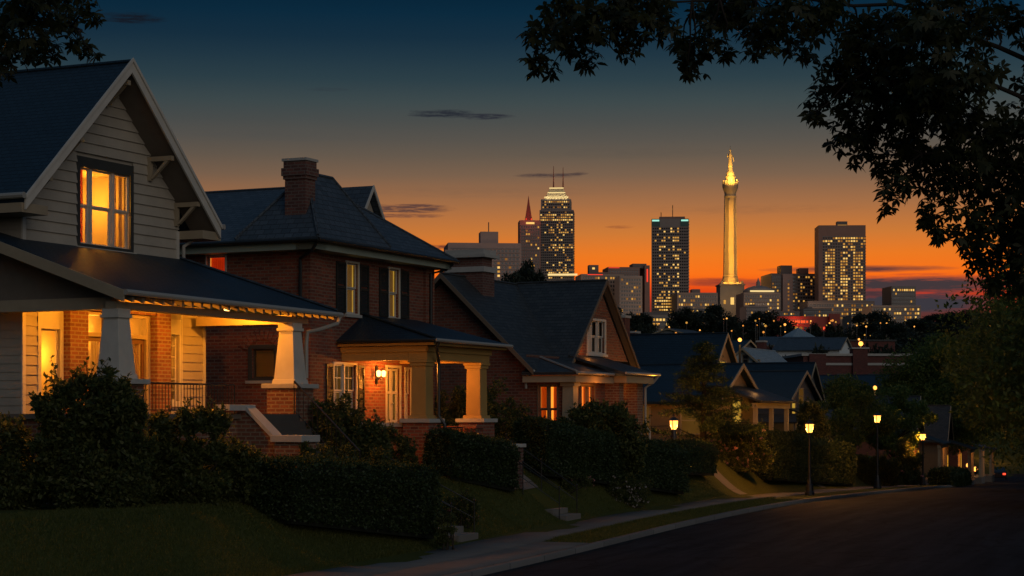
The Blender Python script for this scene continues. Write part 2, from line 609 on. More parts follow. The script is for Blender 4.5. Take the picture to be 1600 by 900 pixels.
def strip(name, s0, s1, ds, ns, zoff, mat, kind='structure', skip=None):
    S = np.arange(s0, s1 + ds / 2, ds); Nn = np.array(ns, float)
    SS, NN = np.meshgrid(S, Nn, indexing='ij')
    x, y = sn(SS.ravel(), NN.ravel())
    z = zoff(SS.ravel(), NN.ravel(), x, y)
    return grid_mesh(name, x, y, z, mat, len(S), len(Nn), kind, np.stack([SS.ravel(), NN.ravel()], 1))


strip('road', -58, 315, 1.5, np.linspace(-ROADW, 0, 9), lambda s, n, x, y: road_z(s) + .06 * (1 - ((n + ROADW / 2) / (ROADW / 2)) ** 2), M['asphalt'])
# kerb: gutter face and top, both sides, one closed profile each
for nn in ([0.0, 0.0, .16, .16], [-ROADW - .16, -ROADW - .16, -ROADW, -ROADW]):
    S = np.arange(-58, 316, 1.5)
    prof = [-.05, .13, .145, .05] if nn[0] == 0 else [.05, .145, .13, -.05]
    SS = np.repeat(S, 4); NN = np.tile(np.array(nn), len(S))
    x, y = sn(SS, NN)
    grid_mesh('kerb', x, y, road_z(SS) + np.tile(np.array(prof), len(S)), M['kerb'], len(S), 4, 'structure', np.stack([SS, np.tile(np.array([0, .15, .3, .4]), len(S))], 1))
# turf from the kerb up over the terrace, walked surfaces a few mm above it
strip('lawn', -58, 200, .8, np.concatenate([[.155, .5, 1.0, 1.5, 2.2, 3.0], np.arange(3.4, 10, .4), np.arange(10, 46, 2.0)]), lambda s, n, x, y: height(x, y), M['lawn'])
strip('verge', -58, 170, 1.5, np.concatenate([[-45, -35, -28], np.arange(-24, -ROADW - .6, 1.0), [-ROADW - .155]]), lambda s, n, x, y: height(x, y), M['lawn'])
strip('sidewalk', -58, 220, .5, [SW0, SW0 + .01, 2.3, SW1 - .01, SW1],
      lambda s, n, x, y: road_z(s) + .165 - .14 * ((n <= SW0 + .001) | (n >= SW1 - .001)) + .012 * np.sin(np.floor(s / 1.5) * 7.1), M['sidewalk'])
strip('carriage_path', -18, 4.2, .5, [.17, .18, .8, SW0], lambda s, n, x, y: road_z(s) + .16 - .1 * (n < .175), M['sidewalk'])
# the ground sheet itself, out to the horizon
_r = np.concatenate([[0.5, 6, 12], np.arange(18, 260, 6), np.geomspace(265, 9000, 46)])
_a = np.concatenate([np.linspace(-math.pi, -.7, 30), np.linspace(-.66, .66, 90), np.linspace(.7, math.pi, 30)])
RR, AA = np.meshgrid(_r, _a, indexing='ij')
gx, gy = (RR * np.sin(AA)).ravel(), (RR * np.cos(AA)).ravel()
gs, gn = to_sn(gx, gy)
gz = height(gx, gy)
inside = (gs > -58) & (gs < 200) & (gn > -46) & (gn < 46)
gz = gz - np.where(inside, .9, .04)
grid_mesh('ground', gx, gy, gz, M['lawn'], len(_r), len(_a))

# short grass of the front lawns: nobody could count it
rng = np.random.default_rng(5)
def grass_patch(nblades, srange, nrange, h0, h1):
    s = rng.uniform(*srange, nblades); n = rng.uniform(*nrange, nblades)
    keep = (n < SW0 - .02) | (n > SW1 + .02)
    keep &= ~((s < 4.3) & (n < SW0))
    for (sa, sb) in ((2.6, 4.0), (11.6, 12.9)): keep &= ~((s > sa) & (s < sb) & (n > 3))
    s, n = s[keep], n[keep]
    x, y = sn(s, n); z = height(x, y)
    m = len(x)
    a = rng.uniform(0, 2 * math.pi, m); w = rng.uniform(.006, .012, m); h = rng.uniform(h0, h1, m); ln = rng.normal(0, .03, (m, 2))
    p = np.stack([x, y, z], 1)
    d = np.stack([np.cos(a) * w, np.sin(a) * w, np.zeros(m)], 1)
    tip = p + np.stack([ln[:, 0], ln[:, 1], h], 1)
    co = np.stack([p - d, p + d, tip], 1).reshape(-1, 3)
    return co
gco = np.concatenate([grass_patch(150000, (-26, 8), (3.1, 8), .03, .075), grass_patch(26000, (4, 30), (.17, 1.5), .03, .07), grass_patch(60000, (4, 32), (3.1, 7), .03, .08),
                      grass_patch(5000, (-16, 5), (3.1, 3.4), .05, .11), grass_patch(6000, (5, 32), (1.3, 1.5), .05, .11)])
gm = np_mesh('grass', gco, np.arange(len(gco)).reshape(-1, 3))
tag(link('grass', gm, M['grass']), 'short dark green grass of the front lawns and the kerb strip', 'grass', kind='stuff')

# ------------------------------------------------------------------ foliage helpers
def leaves_mesh(name, pts, out, size, rng, shape='diamond', aspect=.5, droop=.0):
    """one small folded blade per point; out = rough facing of each blade"""
    n = len(pts)
    d = out * .6 + rng.normal(0, .8, (n, 3)); d[:, 2] -= droop
    d /= np.linalg.norm(d, axis=1)[:, None] + 1e-9
    r = rng.normal(0, 1, (n, 3)); t = np.cross(d, r); t /= np.linalg.norm(t, axis=1)[:, None] + 1e-9
    sz = size * rng.uniform(.6, 1.35, n)[:, None]
    up = np.cross(t, d)
    mid = pts + d * sz * .45 + up * sz * .06
    co = np.stack([pts, mid + t * sz * aspect * .5, pts + d * sz - up * sz * .08, mid - t * sz * aspect * .5], 1).reshape(-1, 3)
    return np_mesh(name, co, np.arange(n * 4).reshape(n, 4))


def palmate_mesh(name, pts, size, rng, k=6, droop=.55):
    """clusters of k long leaflets spread like a hand from each point"""
    n = len(pts)
    ax = rng.normal(0, .5, (n, 3)); ax[:, 2] += rng.choice([1.0, .4, .1], n); ax /= np.linalg.norm(ax, axis=1)[:, None]
    r = rng.normal(0, 1, (n, 3)); e1 = np.cross(ax, r); e1 /= np.linalg.norm(e1, axis=1)[:, None]; e2 = np.cross(ax, e1)
    allco = []
    for j in range(k):
        a = 2 * math.pi * j / k + rng.normal(0, .16, n)
        d = e1 * np.cos(a)[:, None] + e2 * np.sin(a)[:, None]
        d[:, 2] -= droop * rng.uniform(.2, 1.2, n)
        d /= np.linalg.norm(d, axis=1)[:, None]
        t = np.cross(d, ax); t /= np.linalg.norm(t, axis=1)[:, None] + 1e-9
        sz = size * rng.uniform(.65, 1.3, n)[:, None]
        q = pts
        co = np.stack([q, q + d * sz * .35 + t * sz * .15, q + d * sz * .62 + t * sz * .19, q + d * sz, q + d * sz * .62 - t * sz * .19, q + d * sz * .35 - t * sz * .15], 1)
        co[:, 3, 2] -= sz[:, 0] * .12
        allco.append(co)
    co = np.stack(allco, 1).reshape(-1, 3)
    return np_mesh(name, co, np.arange(len(co)).reshape(-1, 6))


def clump_pts(rng, centers, radii, per, squash=.8, shell=.45):
    P, O = [], []
    for c, r, m in zip(centers, radii, per):
        d = rng.normal(0, 1, (m, 3)); d /= np.linalg.norm(d, axis=1)[:, None]
        rr = r * (shell + (1 - shell) * rng.random(m) ** .6) * (1 + .18 * np.sin(d[:, 0] * 5 + c[0]) * np.cos(d[:, 1] * 4 + c[1]))
        p = d * rr[:, None]; p[:, 2] *= squash
        P.append(p + np.array(c)); O.append(d)
    return np.concatenate(P), np.concatenate(O)


def limb(mb, p, q, r0, r1, rng, seg=5, wob=.12):
    p, q = Vector(p), Vector(q)
    L = (q - p).length
    pts = []
    for i in range(seg + 1):
        t = i / seg
        o = Vector(rng.normal(0, wob * L / seg, 3)) if 0 < i < seg else Vector((0, 0, 0))
        pts.append(p.lerp(q, t) + o)
    mb.tube(pts, [r0 + (r1 - r0) * i / seg for i in range(seg + 1)], 7)
    return pts


def crown_mesh(rng, h, rad, base, nclump, per, size, mat_shape='diamond', top=.55, droop=.2):
    """broadleaf crown of many clumps spread through an uneven ellipsoid; returns (leaf mesh, clump centres)"""
    C, Rr, N = [], [], []
    mid = (h + base) / 2
    for i in range(nclump):
        d = rng.normal(0, 1, 3); d /= np.linalg.norm(d)
        k = rng.uniform(.45, 1.0)
        c = np.array([d[0] * rad * k, d[1] * rad * k, mid + d[2] * (h - base) / 2 * k])
        w = 1 - .35 * max(0, (c[2] - mid) / (h - mid))
        c[0] *= w; c[1] *= w
        r = rad * rng.uniform(.16, .34)
        C.append(c); Rr.append(r); N.append(int(per * rng.uniform(.6, 1.3)))
    p, o = clump_pts(rng, C, Rr, N, .7, .35)
    return leaves_mesh('crown', p, o, size, rng, droop=droop), C


def make_tree(name, label, loc, h, rad, base, seed, mat, nclump=26, per=420, size=.2, trunk_r=.16, group=None, cat='tree'):
    rg = np.random.default_rng(seed)
    t = thing(name, label, cat, loc, 0, group)
    me, C = crown_mesh(rg, h, rad, base, nclump, per, size)
    link('crown', me, mat, t)
    mb = MB()
    top = (rg.normal(0, .2), rg.normal(0, .2), base + (h - base) * .55)
    limb(mb, (0, 0, -.3), top, trunk_r, trunk_r * .35, rg, 6, .06)
    for c in C[::2]:
        z = base * .7 + (min(c[2], top[2]) - base * .7) * .4
        limb(mb, (top[0] * .5, top[1] * .5, max(base * .6, z)), c, trunk_r * .35, .012, rg, 4, .15)
    mb.build('trunk', M['bark'], t, True)
    return t


def make_shrub(name, label, loc, blobs, seed, mat, dens=200, size=.09, group=None, flower=None, nfl=60, stems=5, cat='shrub', droop=.1, fsize=.07, sprigs=16):
    """blobs: (x, y, z, radius) round the base point"""
    rg = np.random.default_rng(seed)
    t = thing(name, label, cat, loc, 0, group)
    C, Rr, N = [], [], []
    blobs = list(blobs) + [(x + rg.normal(0, .08), y - .05, z * f, r * (1.0 + .1 * f)) for (x, y, z, r) in blobs if z > r * .95 for f in ((.45,) if z < 2 * r else (.62, .28))]
    for (x, y, z, r) in blobs:
        for k in range(14):      # break every lobe into uneven clumps
            d = rg.normal(0, 1, 3); d /= np.linalg.norm(d)
            C.append(np.array([x, y, z]) + d * r * rg.uniform(.3, .95)); rr = r * rg.uniform(.18, .42); Rr.append(rr); N.append(max(5, int(dens * rr * rr / .085)))
    p, o = clump_pts(rg, C, Rr, N, .85, .3)
    p[:, 2] = np.where(p[:, 2] < .02, .02 + rg.random(len(p)) * .15, p[:, 2])
    # shoots that stick out of the mass
    sp, so = [], []
    for c, r in zip(C, Rr):
        for k in range(4):
            d = rg.normal(0, .7, 3); d[2] = abs(d[2]) + .5; d /= np.linalg.norm(d)
            L = r * rg.uniform(1.0, 1.9)
            m = 10
            tt = np.linspace(.5, 1, m)[:, None]
            sp.append(c + d * L * tt + rg.normal(0, .02, (m, 3))); so.append(np.tile(d, (m, 1)))
    # long stray sprigs with leaves set along a twig
    tw = MB()
    tops = sorted(range(len(C)), key=lambda i: -C[i][2])[:max(6, len(C) // 3)]
    for k in range(sprigs):
        i = tops[int(rg.integers(len(tops)))]
        d = rg.normal(0, .35, 3); d[2] = 1.0; d /= np.linalg.norm(d)
        L = rg.uniform(.35, .85) * size * 6; m = int(7 + L * 16)
        bend = rg.normal(0, .12, 3); bend[2] = 0
        tt = np.linspace(.15, 1, m)[:, None]
        q = C[i] + d * L * tt + bend * L * tt ** 2
        sp.append(q); od = rg.normal(0, .9, (m, 3)); od[:, 2] += .4; so.append(od)
        tw.tube([tuple(C[i]), tuple(C[i] + d * L * .5 + bend * L * .25), tuple(C[i] + d * L + bend * L)], [.012, .008, .004], 4)
    sp, so = np.concatenate(sp), np.concatenate(so)
    link('foliage', leaves_mesh('foliage', np.concatenate([p, sp]), np.concatenate([o, so]), size, rg, droop=droop), mat, t)
    mb = tw
    for k in range(stems):
        c = C[int(rg.integers(len(C)))]
        limb(mb, (rg.normal(0, .12), rg.normal(0, .12), -.15), c, .03, .008, rg, 4, .12)
    mb.build('stem', M['twig'], t)
    if flower is not None:
        idx = rg.choice(len(p), min(nfl, len(p)), replace=False)
        c = p[idx] + o[idx] * .06
        q = np.repeat(c, 7, 0) + rg.normal(0, .018, (len(c) * 7, 3))
        link('blossom', leaves_mesh('blossom', q, np.repeat(o[idx], 7, 0), fsize, rg, aspect=.9), flower, t)
    return t


def make_hedge(name, label, pts, w, h, seed, mat, dens=1500, size=.055, group=None, h1=None):
    """clipped hedge along a polyline of ground points: twiggy core plus a skin of leaves"""
    rg = np.random.default_rng(seed)
    p0 = Vector(pts[0])
    t = thing(name, label, 'hedge', p0, 0, group)
    L = [Vector(p) - p0 for p in pts]
    core = MB(); P, O = [], []
    for a, b in zip(L[:-1], L[1:]):
        d = (b - a); ln = math.hypot(d.x, d.y); d2 = Vector((d.x, d.y, 0)).normalized(); s2 = Vector((-d2.y, d2.x, 0))
        hw = w / 2 - .09
        ring = [a + s2 * -hw, b + s2 * -hw, b + s2 * hw, a + s2 * hw]
        ring = [r_ + (d2 * .09 if i in (0, 3) else d2 * -.09) for i, r_ in enumerate(ring)]
        hb = h if h1 is None else h1
        core.hexa([(r_.x, r_.y, r_.z - .1) for r_ in ring] + [(r_.x, r_.y, r_.z + (h if i in (0, 3) else hb) - .1) for i, r_ in enumerate(ring)])
        area = 2 * ln * h + ln * w + 2 * w * h
        m = int(area * dens)
        u = rg.random(m); f = rg.random(m) * area
        q = np.zeros((m, 3)); nn = np.zeros((m, 3))
        dd, ss = np.array(d2), np.array(s2); A = np.array(a); D = np.array(b - a)
        sideA = f < 2 * ln * h; topA = (f >= 2 * ln * h) & (f < 2 * ln * h + ln * w); endA = f >= 2 * ln * h + ln * w
        sgn = np.where(rg.random(m) < .5, -1, 1)
        v = rg.random(m)
        lat = np.where(sideA, sgn * w / 2, (v - .5) * w); zz = np.where(topA, h, np.where(endA, rg.random(m) * h, v * h))
        u = np.where(endA, np.where(sgn > 0, 0., 1.), u)
        nn = np.where(sideA[:, None], sgn[:, None] * ss, np.where(topA[:, None], np.array([0, 0, 1.]), -sgn[:, None] * dd))
        # rounded shoulders and a lumpy surface
        e = np.clip((np.abs(lat) - (w / 2 - .18)) / .18, 0, 1)
        zz = zz - .16 * e ** 2 * (zz > h - .25)
        zz = zz * (1 + (hb / h - 1) * u)
        q = A + D * u[:, None] + ss * lat[:, None]; q[:, 2] += zz
        lump = .05 * np.sin(q[:, 0] * 4.1 + 1) * np.sin(q[:, 1] * 3.7) + .05 * np.sin(q[:, 2] * 5 + q[:, 0] * 2)
        q += nn * (lump + rg.normal(0, .035, m) + .16 * rg.random(m) * (rg.random(m) > .965))[:, None]
        P.append(q); O.append(nn)
    link('foliage', leaves_mesh('foliage', np.concatenate(P), np.concatenate(O), size, rg, aspect=.6), mat, t)
    core.build('twigs', M['hedge_core'], t)
    return t
# ------------------------------------------------------------------ building kit
def window(par, T, a0, a1, b0, b1, splits=(1,), mid=.5, muntin=(1, 1), room=None, curtain=None, cgap=.45, sill=True, trim='trim', frame='trim',
           casing=.10, shutter=0, shade=0, header=0, label=None, name='window', deep=.9):
    mb = MB()
    e = .004
    if casing:
        mb.tbox(T, a0 - casing, a0, b0 - casing * .6, b1 + casing + header, -.02, .035)
        mb.tbox(T, a1, a1 + casing, b0 - casing * .6, b1 + casing + header, -.02, .035)
        mb.tbox(T, a0, a1, b1, b1 + casing + header, -.02, .032)
        mb.tbox(T, a0, a1, b0 - casing * .6, b0, -.02, .032)
    w = mb.build(name, M[trim], par)
    if label: w['label'] = label
    fr = MB()
    tot = sum(splits); x = a0; post = .07
    for i, sp in enumerate(splits):
        x2 = x + (a1 - a0) * sp / tot
        l = x + (post / 2 if i else 0); r = x2 - (post / 2 if i < len(splits) - 1 else 0)
        if i: fr.tbox(T, x - post / 2, x + post / 2, b0, b1, -.13, -.01)
        s = .045
        zs = [(b0, b0 + (b1 - b0) * mid, -.10), (b0 + (b1 - b0) * mid, b1, -.06)] if mid else [(b0, b1, -.08)]
        for (za, zb, c) in zs:
            fr.tbox(T, l, l + s, za, zb, c - .04, c); fr.tbox(T, r - s, r, za, zb, c - .04, c)
            fr.tbox(T, l + s, r - s, za, za + s, c - .038, c - .002); fr.tbox(T, l + s, r - s, zb - s, zb, c - .038, c - .002)
            for k in range(1, muntin[0]):
                m = l + (r - l) * k / muntin[0]; fr.tbox(T, m - .012, m + .012, za + s, zb - s, c - .03, c - .008)
            for k in range(1, muntin[1]):
                m = za + (zb - za) * k / muntin[1]; fr.tbox(T, l + s, r - s, m - .012, m + .012, c - .031, c - .007)
        x = x2
    fr.build('frame', M[frame], w)
    pn = MB(); pn.face([T(a0 + .01, b0 + .01, -.145), T(a1 - .01, b0 + .01, -.145), T(a1 - .01, b1 - .01, -.145), T(a0 + .01, b1 - .01, -.145)])
    pn.build('pane', M['pane'], w)
    rm = MB()
    A0, A1, B0, B1 = a0 - .02, a1 + .02, b0 - .02, b1 + .02
    rm.face([T(A0, B0, -deep), T(A1, B0, -deep), T(A1, B1, -deep), T(A0, B1, -deep)])
    for q in ([(A0, B0), (A0, B1)], [(A0, B1), (A1, B1)], [(A1, B1), (A1, B0)], [(A1, B0), (A0, B0)]):
        (p, r_), (s_, t_) = q
        rm.face([T(p, r_, -.165), T(s_, t_, -.165), T(s_, t_, -deep), T(p, r_, -deep)])
    rm.build('room', M[room or 'room_dark'], w)
    if curtain:
        for sgn in (0, 1):
            wd = (a1 - a0) * cgap
            c = MB(); n = 22
            for i in range(n):
                p, q = i / n, (i + 1) / n
                s0 = a0 + wd * p if sgn == 0 else a1 - wd * p
                s1 = a0 + wd * q if sgn == 0 else a1 - wd * q
                c0 = -.22 + .03 * math.sin(p * 26 + sgn); c1 = -.22 + .03 * math.sin(q * 26 + sgn)
                c.face([T(s0, b0 + .02, c0), T(s1, b0 + .02, c1), T(s1, b1 - .02, c1), T(s0, b1 - .02, c0)])
            c.build('curtain', M[curtain], w, True)
    if shade:
        c = MB(); c.tbox(T, a0 + .03, a1 - .03, b1 - (b1 - b0) * shade, b1 - .02, -.19, -.18); c.build('blind', M['shade'], w)
    if sill:
        s = MB(); s.tbox(T, a0 - casing - .06, a1 + casing + .06, b0 - casing * .6 - .09, b0 - casing * .6 - .003, -.04, .09); s.build('sill', M['stone' if sill == 'stone' else 'trim'], w)
    for k in range(2 if shutter else 0):
        x0 = a0 - casing - .02 - shutter if k == 0 else a1 + casing + .02
        s = MB(); x1 = x0 + shutter
        s.tbox(T, x0, x0 + .06, b0, b1, .006, .05); s.tbox(T, x1 - .06, x1, b0, b1, .006, .05)
        for z in (b0, (b0 + b1) / 2 - .04, b1 - .08): s.tbox(T, x0 + .06, x1 - .06, z, z + .08, .006, .048)
        z = b0 + .1
        while z < b1 - .12:
            if abs(z - (b0 + b1) / 2) > .06:
                s.hexa([T(x0 + .06, z, .035), T(x1 - .06, z, .035), T(x1 - .06, z, .008), T(x0 + .06, z, .008), T(x0 + .06, z + .035, .022), T(x1 - .06, z + .035, .022), T(x1 - .06, z + .035, .008), T(x0 + .06, z + .035, .008)])
            z += .05
        s.build('shutter', M['shutter'], w)
    return w


def gable_roof(par, ue0, ur, ue1, vf, vb, ze, zr, mat, th=.14, name='roof', axis='v'):
    """two pitched slabs; ridge along v (or along u when axis='u', the arguments then swap roles)"""
    mb = MB()
    if axis == 'v':
        P = lambda a, b, z: (a, b, z)
        mb.slab([P(ue0, vf, ze), P(ur, vf, zr), P(ur, vb, zr), P(ue0, vb, ze)], th)
        mb.slab([P(ur, vf, zr), P(ue1, vf, ze), P(ue1, vb, ze), P(ur, vb, zr)], th)
    else:
        P = lambda a, b, z: (b, a, z)
        mb.slab([P(ue0, vf, ze), P(ue0, vb, ze), P(ur, vb, zr), P(ur, vf, zr)], th)
        mb.slab([P(ur, vf, zr), P(ur, vb, zr), P(ue1, vb, ze), P(ue1, vf, ze)], th)
    cap = MB()
    o = mb.build(name, mat, par)
    if axis == 'v': cap.tube([(ur, vf, zr), (ur, vb, zr)], .06, 6)
    else: cap.tube([(vf, ur, zr), (vb, ur, zr)], .06, 6)
    cap.build('ridge_cap', mat, o)
    return o


def barge(par, T, a0, am, a1, ze, zm, w=.28, c0=0.0, c1=.05, mat='trim'):
    for (p, q) in ((a0, am), (am, a1)):
        zp = ze if p == a0 else zm; zq = zm if q == am else ze
        mb = MB(); k = w
        mb.prism(T, [(p, zp - k), (q, zq - k), (q, zq), (p, zp)], c0, c1)
        mb.build('barge_board', M[mat], par)


def knee_brace(par, T, a, b, reach, drop, mat='porch_trim', w=.12):
    """wall bracket: outlooker, post and diagonal, wall at c=0"""
    mb = MB(); h = w / 2
    mb.tbox(T, a - h, a + h, b - w, b, .01, reach)
    mb.tbox(T, a - h, a + h, b - drop, b - w, .01, w)
    mb.hexa([T(a - h * .8, b - drop + .05, w + .06), T(a + h * .8, b - drop + .05, w + .06), T(a + h * .8, b - drop + .05, w - .02), T(a - h * .8, b - drop + .05, w - .02),
             T(a - h * .8, b - w - .005, reach - .1), T(a + h * .8, b - w - .005, reach - .1), T(a + h * .8, b - w - .005, reach - .22), T(a - h * .8, b - w - .005, reach - .22)])
    mb.build('bracket', M[mat], par)


def railing(par, p, q, h, n, z=None, mat='iron', top=.025, name='railing'):
    """iron rail of n thin bars between two points"""
    mb = MB(); p, q = Vector(p), Vector(q)
    up = Vector((0, 0, h))
    mb.tube([p + up, q + up], top, 6); mb.tube([p + Vector((0, 0, .09)), q + Vector((0, 0, .09))], .014, 5)
    for i in range(n + 1):
        a = p.lerp(q, i / n)
        mb.tube([a + (Vector((0, 0, 0)) if i in (0, n) else Vector((0, 0, .09))), a + up], .018 if i in (0, n) else .009, 5)
    return mb.build(name, M[mat], par)


def flight(par, T, a0, a1, z0, z1, c0, c1, n, mat='concrete', name='stairs'):
    """n steps rising from z0 at depth c0 (outer) to z1 at c1 (inner)"""
    mb = MB()
    for i in range(n):
        t0, t1 = i / n, (i + 1) / n
        ca = c0 + (c1 - c0) * t0; cb = c0 + (c1 - c0) * t1
        mb.tbox(T, a0, a1, z0 - .4, z0 + (z1 - z0) * t1, min(cb, ca) + .001, max(cb, ca))
    return mb.build(name, M[mat], par)


def lamp_light(loc, energy, col=(1, .50, .13), r=.08, kind='POINT', name='porch_light'):
    L = bpy.data.lights.new(name, kind); L.energy = energy; L.color = col
    if kind == 'POINT': L.shadow_soft_size = r
    o = bpy.data.objects.new(name, L); COL.objects.link(o); o.location = loc
    return o


class House:
    def __init__(s, name, label, px, Y, th, cat='house', group=None):
        a = R(th)
        s.U = Vector((math.sin(a), math.cos(a), 0)); s.V = Vector((-math.cos(a), math.sin(a), 0))
        s.o = Vector(((px - 800) / FOC * Y, Y, 0))
        s.t = thing(name, label, cat, s.o, R(90 - th), group)

    def w(s, u, v, z): return s.o + s.U * u + s.V * v + Vector((0, 0, z))


# ------------------------------------------------------------------ first house: timber gable over a deep porch
A = House('timber_house', 'pale clapboard house with tall front gable and amber lit porch', 195, 43, 25)
t = A.t
WV, PF, G0 = 3.9, 3.55, 1.0
F = front(WV)
# foundation of the porch and of the house
mb = MB(); P0 = front(.25)
mb.panel(P0, .3, 8.6, G0, PF - .12)
mb.panel(side(.3), -WV, -.25, G0, PF - .12); mb.panel(far_side(8.6), .25, WV, G0, PF - .12)
mb.panel(side(1.2), -13, -WV, G0, 3.6); mb.panel(far_side(8.9), WV, 13, G0, 3.6); mb.panel(front(WV - .01), 8.6, 8.9, G0, 3.6)
mb.build('foundation', M['brick_porch'], t)
mb = MB(); mb.box(.2, 8.7, .15, WV - .01, PF - .12, PF); mb.build('porch_floor', M['floorwood'], t)
# the wall behind the porch: clapboard, two brick piers, glazed door between them
holes = [(1.92, 2.66, 3.62, 5.62), (3.62, 6.28, 3.56, 6.12), (7.08, 7.68, 3.9, 5.68)]
mb = MB(); mb.panel(F, 1.2, 8.9, PF - .1, 6.45, holes)
mb.panel(side(1.2), -13, -WV, 3.6, 8.7); mb.panel(far_side(8.9), WV, 13, 3.6, 6.3); mb.panel(far_side(7.6), WV, 13, 6.0, 8.7)
w_ = mb.build('wall', M['siding'], t)
mb = MB()
for (p, q) in ((1.32, 1.78), (7.8, 8.78)): mb.siding(F, lambda b, p=p, q=q: (p, q), PF, 6.3, .235, (), .04)
mb.siding(side(1.2), lambda b: (-13, -WV), PF, 8.7, .2)
mb.build('clapboard', M['siding'], t)
for (p, q) in ((1.2, 1.32), (8.78, 8.9), (1.78, 1.83), (7.74, 7.80)):
    mb = MB(); mb.tbox(F, p, q, PF, 6.32, .004, .05); mb.build('corner_board', M['trim'], t)
for (p, q) in ((2.78, 3.50), (6.40, 7.02)):
    mb = MB(); mb.tbox(F, p, q, PF - .05, 6.3, .004, .22); mb.build('brick_pier', M['brick_porch'], t)
mb = MB(); mb.tbox(F, 3.5, 6.4, 6.13, 6.32, .003, .18); mb.build('lintel', M['brick_porch'], t)
window(t, F, 1.92, 2.66, 3.62, 5.62, (1,), 0, (1, 1), 'room_wall', None, header=.35, deep=1.3)
lamp_light(A.w(2.3, WV + .7, 5.0), 46, (1, .38, .03), .1, name='room_light')
window(t, F, 7.08, 7.68, 3.9, 5.68, (1,), 0, (1, 6), 'room_wall', 'curtain', .2, header=.3, deep=1.3)
lamp_light(A.w(7.4, WV + .7, 5.2), 46, (1, .42, .045), .1, name='room_light')
# door with side lights and transoms
dr = MB()
for (p, q) in ((3.62, 3.70), (4.50, 4.58), (5.36, 5.44), (6.20, 6.28)): dr.tbox(F, p, q, 3.56, 6.12, -.14, .02)
dr.tbox(F, 3.70, 6.20, 5.50, 5.60, -.138, .018); dr.tbox(F, 3.70, 6.20, 6.04, 6.12, -.137, .017)
door = dr.build('door', M['porch_trim'], t)
mb = MB()
for (p, q) in ((3.70, 4.50), (4.58, 5.36), (5.44, 6.20)):
    mb.tbox(F, p, p + .09, 3.58, 5.5, -.11, -.05); mb.tbox(F, q - .09, q, 3.58, 5.5, -.11, -.05)
    mb.tbox(F, p + .09, q - .09, 3.58, 3.85, -.109, -.051); mb.tbox(F, p + .09, q - .09, 5.38, 5.5, -.109, -.051)
    mb.tbox(F, p + .09, q - .09, 4.10, 4.15, -.10, -.06)
mb.build('leaf_frame', M['door'], door)
mb = MB(); mb.face([F(3.7, 3.6, -.125), F(6.2, 3.6, -.125), F(6.2, 6.04, -.125), F(3.7, 6.04, -.125)]); mb.build('pane', M['pane'], door)
mb = MB(); mb.tbox(F, 3.6, 6.3, 3.5, 6.15, -1.25, -1.2); mb.tbox(F, 3.58, 3.6, 3.5, 6.15, -1.2, -.16); mb.tbox(F, 6.3, 6.32, 3.5, 6.15, -1.2, -.16)
mb.tbox(F, 3.58, 6.32, 6.15, 6.2, -1.2, -.16)
mb.build('hall', M['room_wall'], door)
mb = MB(); mb.tbox(F, 4.75, 5.2, 4.6, 5.2, -1.19, -1.15); mb.build('picture', M['picture'], door)
lamp_light(A.w(4.95, WV + .75, 5.75), 60, (1, .38, .035), .08, name='room_light')
for (p, q, m_) in ((3.74, 4.02, 'curtain_red'), (4.14, 4.44, 'curtain'), (5.50, 5.74, 'curtain_red'), (5.86, 6.14, 'curtain')):
    mb = MB(); n = 12
    for i in range(n):
        x0, x1 = p + (q - p) * i / n, p + (q - p) * (i + 1) / n
        mb.face([F(x0, 3.6, -.2 + .02 * math.sin(i * 1.7)), F(x1, 3.6, -.2 + .02 * math.sin(i * 1.7 + 1.7)), F(x1, 5.48, -.2 + .02 * math.sin(i * 1.7 + 1.7)), F(x0, 5.48, -.2 + .02 * math.sin(i * 1.7))])
    mb.build('curtain', M[m_], door, True)
mb = MB(); mb.ball(F(4.66, 4.55, .0), .035, 6); mb.build('handle', M['gutter'], door)
# gable wall above the porch roof
ZE, ZR, UR = 8.62, 12.42, 4.42
prof = lambda b: (max(1.2, UR - (ZR - .15 - b) / .985), min(7.64, UR + (ZR - .15 - b) / .985))
wh = [(3.42, 5.50, 7.80, 9.70)]
mb = MB(); mb.siding(F, prof, 7.45, 12.2, .262, [(3.30, 5.62, 7.66, 10.0)], .045); mb.build('gable_clapboard', M['siding'], t)
mb = MB(); mb.panel(front(WV + .02), 1.2, 7.64, 6.4, 8.6, wh)
g = front(WV + .03)
for (p, q) in ((1.2, 3.42), (5.5, 7.64)): mb.face([g(p, 8.6, 0), g(q, 8.6, 0), g(q, max(8.6, prof(8.6)[0] * 0 + (ZR - .2 - abs(q - UR) * .985)), 0), g(p, max(8.6, ZR - .2 - abs(p - UR) * .985), 0)])
mb.face([g(3.42, 9.70, 0), g(5.5, 9.70, 0), g(5.5, 11.1, 0), g(UR, 12.2, 0), g(3.42, 11.2, 0)])
mb.build('gable_wall', M['siding'], t)
lamp_light(A.w(4.75, WV + .95, 9.0), 74, (1, .40, .035), .1, name='room_light')
gw = window(t, F, 3.42, 5.50, 7.80, 9.70, (.62, 1.15, .85), .5, (1, 1), 'room_wall', None, sill=True, trim='dark_trim', frame='trim', casing=.13, header=.14, deep=1.5,
            label='wide three-part upstairs window glowing amber')
for (p, q, m_) in ((3.44, 3.84, 'curtain_red'), (5.06, 5.22, 'curtain'), (5.34, 5.48, 'curtain')):
    mb = MB(); n = 10
    for i in range(n):
        x0, x1 = p + (q - p) * i / n, p + (q - p) * (i + 1) / n
        c0, c1 = -.24 + .025 * math.sin(i * 1.5), -.24 + .025 * math.sin(i * 1.5 + 1.5)
        mb.face([F(x0, 7.82, c0), F(x1, 7.82, c1), F(x1, 9.68, c1), F(x0, 9.68, c0)])
    mb.build('curtain', M[m_], gw, True)
q = front(WV + 1.3)
